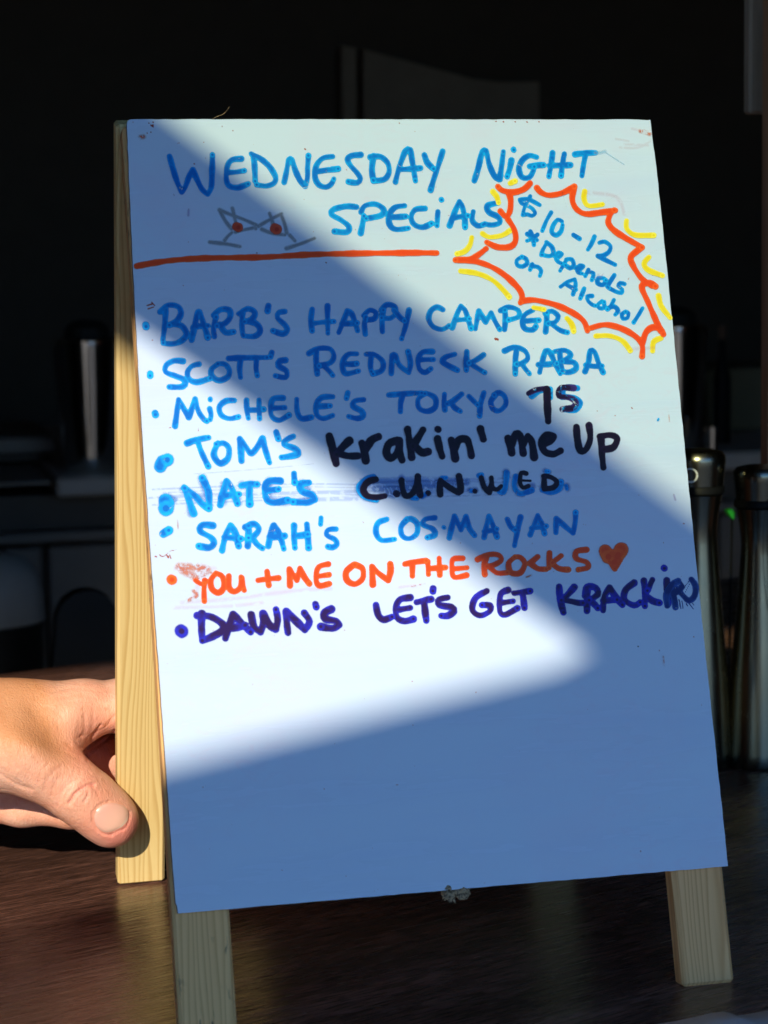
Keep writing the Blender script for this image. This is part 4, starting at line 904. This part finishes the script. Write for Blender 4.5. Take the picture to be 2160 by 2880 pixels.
for k, a, b, ra, rb in PR:
    pad = 0.012; bl = np.minimum(a - ra, b - rb) - pad; bh = np.maximum(a + ra, b + rb) + pad
    i0 = np.maximum(((bl - lo) / H_).astype(int), 0); i1 = np.minimum(((bh - lo) / H_).astype(int) + 2, [nx, ny, nz])
    X, Y, Z = gx[i0[0]:i1[0], None, None], gy[None, i0[1]:i1[1], None], gz[None, None, i0[2]:i1[2]]
    k = np.float32(k / 1000.0); ab = (b - a).astype(np.float32); a = a.astype(np.float32)
    t = np.clip(((X - a[0]) * ab[0] + (Y - a[1]) * ab[1] + (Z - a[2]) * ab[2]) / (ab @ ab), 0, 1)
    q = np.sqrt((X - a[0] - t * ab[0]) ** 2 + (Y - a[1] - t * ab[1]) ** 2 + (Z - a[2] - t * ab[2]) ** 2) - np.float32(ra) - np.float32(rb - ra) * t
    d = FLD[i0[0]:i1[0], i0[1]:i1[1], i0[2]:i1[2]]
    h = np.maximum(k - np.abs(d - q), 0) / k; FLD[i0[0]:i1[0], i0[1]:i1[1], i0[2]:i1[2]] = np.minimum(d, q) - h * h * k * 0.25
def surface_nets(f):
    s = f < 0
    c = [s[a:s.shape[0] - 1 + a, b:s.shape[1] - 1 + b, d:s.shape[2] - 1 + d] for a in (0, 1) for b in (0, 1) for d in (0, 1)]
    cnt = sum(x.astype(np.int8) for x in c); act = (cnt > 0) & (cnt < 8)
    I = np.argwhere(act); idm = np.full(act.shape, -1, np.int64); idm[act] = np.arange(len(I))
    acc = np.zeros((len(I), 3)); num = np.zeros(len(I))
    co = [(a, b, d) for a in (0, 1) for b in (0, 1) for d in (0, 1)]
    for a in co:
        for b in co:
            if sum(b) - sum(a) == 1 and all(y >= x for x, y in zip(a, b)):
                fa = f[I[:, 0] + a[0], I[:, 1] + a[1], I[:, 2] + a[2]]; fb = f[I[:, 0] + b[0], I[:, 1] + b[1], I[:, 2] + b[2]]
                m = (fa < 0) != (fb < 0); t = np.where(m, fa / np.where(m, fa - fb, 1), 0)
                p = np.array(a) + t[:, None] * (np.array(b) - np.array(a)); acc[m] += p[m]; num[m] += 1
    V = I + acc / num[:, None]; Q = []
    for ax in range(3):
        u, w = [(1, 2), (2, 0), (0, 1)][ax]
        sl0 = [slice(None)] * 3; sl1 = [slice(None)] * 3; sl0[ax] = slice(0, -1); sl1[ax] = slice(1, None)
        E = np.argwhere(s[tuple(sl0)] != s[tuple(sl1)]); E = E[(E[:, u] > 0) & (E[:, w] > 0) & (E[:, u] < idm.shape[u]) & (E[:, w] < idm.shape[w])]
        g = lambda du, dw: idm[tuple((E - np.eye(3, dtype=int)[u] * du - np.eye(3, dtype=int)[w] * dw).T)]
        q = np.c_[g(0, 0), g(1, 0), g(1, 1), g(0, 1)]
        flip = ~s[tuple(E.T)]; q[flip] = q[flip][:, ::-1]; Q.append(q)
    return V, np.concatenate(Q)
V, Q = surface_nets(FLD)
V = lo + V * H_
def grad(P, e=4e-4):
    g = np.stack([smin_sdf((P + np.eye(3)[i] * e).astype(np.float32)) - smin_sdf((P - np.eye(3)[i] * e).astype(np.float32)) for i in range(3)], 1).astype(float)
    return g / (np.linalg.norm(g, axis=1)[:, None] + 1e-12)
me = bpy.data.meshes.new('hand'); me.from_pydata(V.tolist(), [], Q.tolist()); me.update()
o = bpy.data.objects.new('hand', me); COL.objects.link(o)
sb = o.modifiers.new('s', 'SUBSURF'); sb.levels = 1; sb.render_levels = 1
dg = bpy.context.evaluated_depsgraph_get(); me2 = bpy.data.meshes.new_from_object(o.evaluated_get(dg)); bpy.data.objects.remove(o)
V = np.empty(len(me2.vertices) * 3); me2.vertices.foreach_get('co', V); V = V.reshape(-1, 3)
G_ = grad(V); V = V - G_ * smin_sdf(V.astype(np.float32))[:, None].astype(float)
# creases and bulges, in the viewer's pixel space of the photograph but pressed into the skin along its normal
def topx(W):
    b = (RB @ (BW.T @ (W - np.array([0, 0, Z0])).T)).T + TB
    return b[:, :2] / b[:, 2:] * F + np.array([CX, CY])
PX = topx(V); toward = -(G_ @ FW)
def C7(s): return [(float(a.split(',')[0]) / 3.456, 1850 + float(a.split(',')[1]) / 3.456) for a in s.split()]
CR = [('560,1440 575,1340 625,1240 690,1160', .16, 3.0), ('500,1340 530,1240 600,1140', .14, 3.0), ('430,1290 460,1190 540,1080', .16, 3.2), ('370,1220 400,1120 470,1020', .13, 3.2), ('740,1440 760,1370 810,1320', .22, 2.6), ('890,1260 930,1290 960,1340', .25, 3.0), ('760,1250 830,1190 900,1180', .25, 3.0), ('850,1000 900,900 1000,820 1110,760', .3, 3.0), ('300,900 360,1000 440,1060', .14, 4.0), ('200,930 230,1040 270,1120', .18, 3.5),
   # (polyline in the close-up, depth mm, width px)
 ('675,1410 700,1370 745,1310 800,1265 860,1240 905,1238', .95, 4.2), ('720,1330 780,1290 840,1290 850,1340 820,1400', .5, 3.2), ('590,1400 600,1330 640,1260 700,1200', .32, 3.2),
 ('625,1430 635,1360 670,1290', .28, 2.6), ('690,1440 690,1400 720,1370', .3, 2.4), ('860,1110 900,1150 960,1170', .22, 3), ('780,1110 760,1180 700,1220', .22, 3),
 ('850,950 870,880 920,760 980,660', .8, 3.6), ('850,960 920,880 1010,800 1115,710', .65, 3.2), ('800,880 760,800 800,770', .35, 4), ('940,740 1040,660 1115,560', .35, 4),
 ('810,870 800,800 830,720 815,560', .25, 4), ('900,500 910,600 900,700', .2, 4), ('0,1130 60,1180 160,1240 300,1280', .5, 5), ('0,1090 80,1150 200,1220', .3, 4), ('0,1060 90,1125', .25, 4),
 ('100,880 120,960 170,1080', .25, 4), ('40,900 60,1000 100,1090', .25, 4), ('440,1180 500,1120 600,1060', .15, 5), ('500,330 700,300 1000,330', .16, 4), ('560,390 780,370 1110,420', .18, 4), ('600,440 800,430 1110,470', .13, 4),
 ('700,350 900,350 1115,380', .14, 3), ('470,470 560,520 640,600', .14, 4), ('905,1500 900,1580 940,1660 1010,1715 1090,1725', .6, 3), ('1060,1395 1140,1385 1230,1410', .2, 3), ('930,1470 990,1420 1060,1397', .55, 2.8), ('1262,1500 1250,1590 1208,1655 1150,1684 1090,1712', .5, 2.6)]
disp = np.zeros(len(V))
near = (PX[:, 0] > -60) & (toward > 0.05)
for s, dep, wpx in CR:
    p = catmull(C7(s), 6)
    sub = near & (PX[:, 0] > p[:, 0].min() - 25) & (PX[:, 0] < p[:, 0].max() + 25) & (PX[:, 1] > p[:, 1].min() - 25) & (PX[:, 1] < p[:, 1].max() + 25)
    I = np.nonzero(sub)[0]
    if not len(I): continue
    dd = np.sqrt(((PX[I][:, None] - p[None]) ** 2).sum(2)).min(1); w = wpx * 1.15
    disp[I] += -dep * np.exp(-(dd / w) ** 2) + dep * .12 * np.exp(-((dd - 2.4 * w) / (1.5 * w)) ** 2)
# hollow between thumb and first finger, knuckle swellings
for (x, y), amp, sg in (((150, 2075), -3.0, 40), ((275, 2085), -1.5, 22), ((40, 2080), 1.2, 28), ((130, 2170), .8, 26), ((215, 1990), .9, 30), ((110, 1985), -.8, 22), ((120, 2120), .9, 25), ((20, 2215), -1.0, 40), ((105, 2035), -1.6, 40), ((60, 2105), 1.6, 45), ((235, 2215), .7, 30), ((300, 2290), -.8, 30), ((200, 2100), -1.2, 30), ((350, 2330), .5, 24)):
    disp += amp * np.exp(-(((PX - np.array([x, y])) ** 2).sum(1)) / (2 * sg * sg)) * (toward > 0) * np.clip(toward * 2, 0, 1)
V = V + G_ * (disp / 1000.0)[:, None]
hb = HP(-430, 2140, -16)
person = empty('person', hb, 'bare hand reaching in from the left, thumb pressed on the sunlit rear leg', 'person')

def skin():
    m, nt, p = mat('skin', rough=0.46, spec=0.45)
    v = mapping(nt, (1, 1, 1))
    big = noise(nt, v, 38, 4, .6, .3); mid = noise(nt, v, 150, 4, .6)
    c = ramp(nt, big, [(0.3, (0.80, 0.35, 0.23)), (0.5, (0.88, 0.46, 0.33)), (0.7, (0.92, 0.56, 0.43))])
    c = mix(nt, math_(nt, 'MULTIPLY', ramp(nt, mid, [(.5, (0,) * 3), (.7, (1,) * 3)]), .22), c, (0.72, 0.27, 0.20))
    fre = ramp(nt, noise(nt, v, 260, 2, .5), [(0.62, (0,) * 3), (0.70, (1,) * 3)])
    zone = ramp(nt, noise(nt, v, 24, 2), [(0.45, (0,) * 3), (0.6, (1,) * 3)])
    c = mix(nt, math_(nt, 'MULTIPLY', math_(nt, 'MULTIPLY', fre, zone), .45), c, (0.40, 0.15, 0.06))
    at = N(nt, 'ShaderNodeAttribute', attribute_name='tint', attribute_type='GEOMETRY'); sx = N(nt, 'ShaderNodeSeparateColor'); L(nt, at.outputs['Color'], sx.inputs[0])
    c = mix(nt, sx.outputs[0], c, (0.82, 0.27, 0.22)); c = mix(nt, sx.outputs[1], c, (0.60, 0.27, 0.11))
    L(nt, c, p.inputs['Base Color'])
    p.inputs['Subsurface Weight'].default_value = 0.15; p.inputs['Subsurface Radius'].default_value = (1.0, 0.35, 0.2); p.inputs['Subsurface Scale'].default_value = 0.0025
    vo = N(nt, 'ShaderNodeTexVoronoi', feature='DISTANCE_TO_EDGE', Scale=750); w = N(nt, 'ShaderNodeMapping'); w.inputs['Scale'].default_value = (1, 1, .55); L(nt, v, w.inputs[0]); L(nt, w.outputs[0], vo.inputs['Vector'])
    sk = N(nt, 'ShaderNodeMapping'); sk.inputs['Scale'].default_value = (1, 1, .22); sk.inputs['Rotation'].default_value = (0, math.radians(35), 0); L(nt, v, sk.inputs[0])
    ln = noise(nt, sk.outputs[0], 480, 4, .65, .9)
    h = math_(nt, 'ADD', math_(nt, 'MULTIPLY', ramp(nt, vo.outputs['Distance'], [(0, (0,) * 3), (.2, (1,) * 3)]), .14), math_(nt, 'MULTIPLY', ln, .9))
    bump(nt, p, h, 0.9, 0.00055)
    L(nt, math_(nt, 'ADD', .38, math_(nt, 'MULTIPLY', mid, .18)), p.inputs['Roughness'])
    return m
me2.vertices.foreach_set('co', (V - np.array(person.location)).astype(np.float32).ravel()); me2.update()
# skin colour: redder fingertip and creases, tanner back, shading painted into the thumb hollow
red = np.zeros(len(V)); tan_shade = np.zeros(len(V))
for (x, y), a, sg in (((365, 2345), .8, 24), ((330, 2375), .7, 30), ((385, 2310), .6, 22), ((240, 2110), .4, 40), ((290, 2060), .35, 40), ((280, 2330), .4, 40), ((225, 2200), .15, 40)):
    red += a * np.exp(-(((PX - np.array([x, y])) ** 2).sum(1)) / (2 * sg * sg))
for s, dep, wpx in CR[:12]:
    p = catmull(C7(s), 8); I = np.nonzero(near)[0]; dd = np.sqrt(((PX[I][:, None] - p[None]) ** 2).sum(2)).min(1); red[I] += .5 * dep * np.exp(-(dd / 6) ** 2)
for (x, y), a, sg in (((60, 1960), .7, 70), ((20, 2030), .6, 60), ((130, 2070), .5, 45), ((0, 1980), .5, 90), ((180, 2120), .35, 40), ((120, 2290), -.5, 50)):
    tan_shade += a * np.exp(-(((PX - np.array([x, y])) ** 2).sum(1)) / (2 * sg * sg))
at = me2.attributes.new('tint', 'FLOAT_COLOR', 'POINT'); at.data.foreach_set('color', np.c_[np.clip(red, 0, .8), np.clip(tan_shade, 0, .8), red * 0, red * 0 + 1].astype(np.float32).ravel())
me2.polygons.foreach_set('use_smooth', [True] * len(me2.polygons)); me2.materials.clear(); me2.materials.append(skin())
ho = bpy.data.objects.new('hand', me2); COL.objects.link(ho); ho.parent = person
# thumbnail: a thin curved plate laid on the skin
nail_o = [(925, 1485), (985, 1430), (1060, 1405), (1150, 1410), (1225, 1440), (1256, 1500), (1245, 1585), (1205, 1645), (1150, 1672), (1080, 1700), (1010, 1705), (945, 1665), (912, 1600), (908, 1540)]
no = catmull([(a / 3.456, 1850 + b / 3.456) for a, b in nail_o + nail_o[:1]], 3)[:-1]
no = no.mean(0) + (no - no.mean(0)) * .94; cen = no.mean(0); NR = 9; vs = []; uv = []
XY = np.concatenate([cen + (no - cen) * (k / NR) for k in range(NR + 1)])
dn = np.array([ray(*p) for p in XY]); dn /= np.linalg.norm(dn, axis=1)[:, None]; q_ = np.array([HP(x, y, 34) for x, y in XY])
for _ in range(50): q_ = q_ + dn * smin_sdf(q_.astype(np.float32)).astype(float)[:, None] * .9
gq = grad(q_)
for k in range(NR + 1):
    t = k / NR
    for i_, p in enumerate(no):
        q = q_[k * len(no) + i_]; g = gq[k * len(no) + i_]
        vs.append(q + g * (0.0006 - (0.0008 - .0005 * max(0, ((p[0] - cen[0]) * .8 + (p[1] - cen[1]) * .6) / 50)) * t ** 8)); uv.append(((p[0] - cen[0]) * .76 + (p[1] - cen[1]) * .64) * t / 45.0)
nn = len(no); fs = [(i * nn + j, i * nn + (j + 1) % nn, (i + 1) * nn + (j + 1) % nn, (i + 1) * nn + j) for i in range(NR) for j in range(nn)]
me = bpy.data.meshes.new('thumbnail'); me.from_pydata((np.array(vs) - np.array(person.location)).tolist(), [], fs); me.update()
me.polygons.foreach_set('use_smooth', [True] * len(me.polygons))
def nailmat():
    m, nt, p = mat('fingernail', rough=0.3, spec=0.5); p.inputs['Subsurface Weight'].default_value = .2; p.inputs['Subsurface Scale'].default_value = .0015; p.inputs['Subsurface Radius'].default_value = (1, .4, .3)
    at = N(nt, 'ShaderNodeAttribute', attribute_name='along', attribute_type='GEOMETRY'); sx = N(nt, 'ShaderNodeSeparateColor'); L(nt, at.outputs['Color'], sx.inputs[0])
    c = ramp(nt, sx.outputs[0], [(0.0, (0.80, 0.42, 0.36)), (0.5, (0.86, 0.50, 0.40)), (0.84, (0.88, 0.54, 0.42)), (0.93, (0.92, 0.72, 0.56))])
    c = mix(nt, math_(nt, 'MULTIPLY', noise(nt, mapping(nt, (1, 1, 1)), 220, 3), .25), c, (0.80, 0.46, 0.38)); L(nt, c, p.inputs['Base Color'])
    return m
at = me.attributes.new('along', 'FLOAT_COLOR', 'POINT'); u_ = np.array(uv) / 2 + .5; at.data.foreach_set('color', np.c_[u_, u_, u_, u_ * 0 + 1].astype(np.float32).ravel())
me.materials.append(nailmat())
nb_ = bpy.data.objects.new('thumbnail', me); COL.objects.link(nb_); nb_.parent = person
print('hand verts', __import__('time').time()-T0, len(V), 'grid', nx, ny, nz)
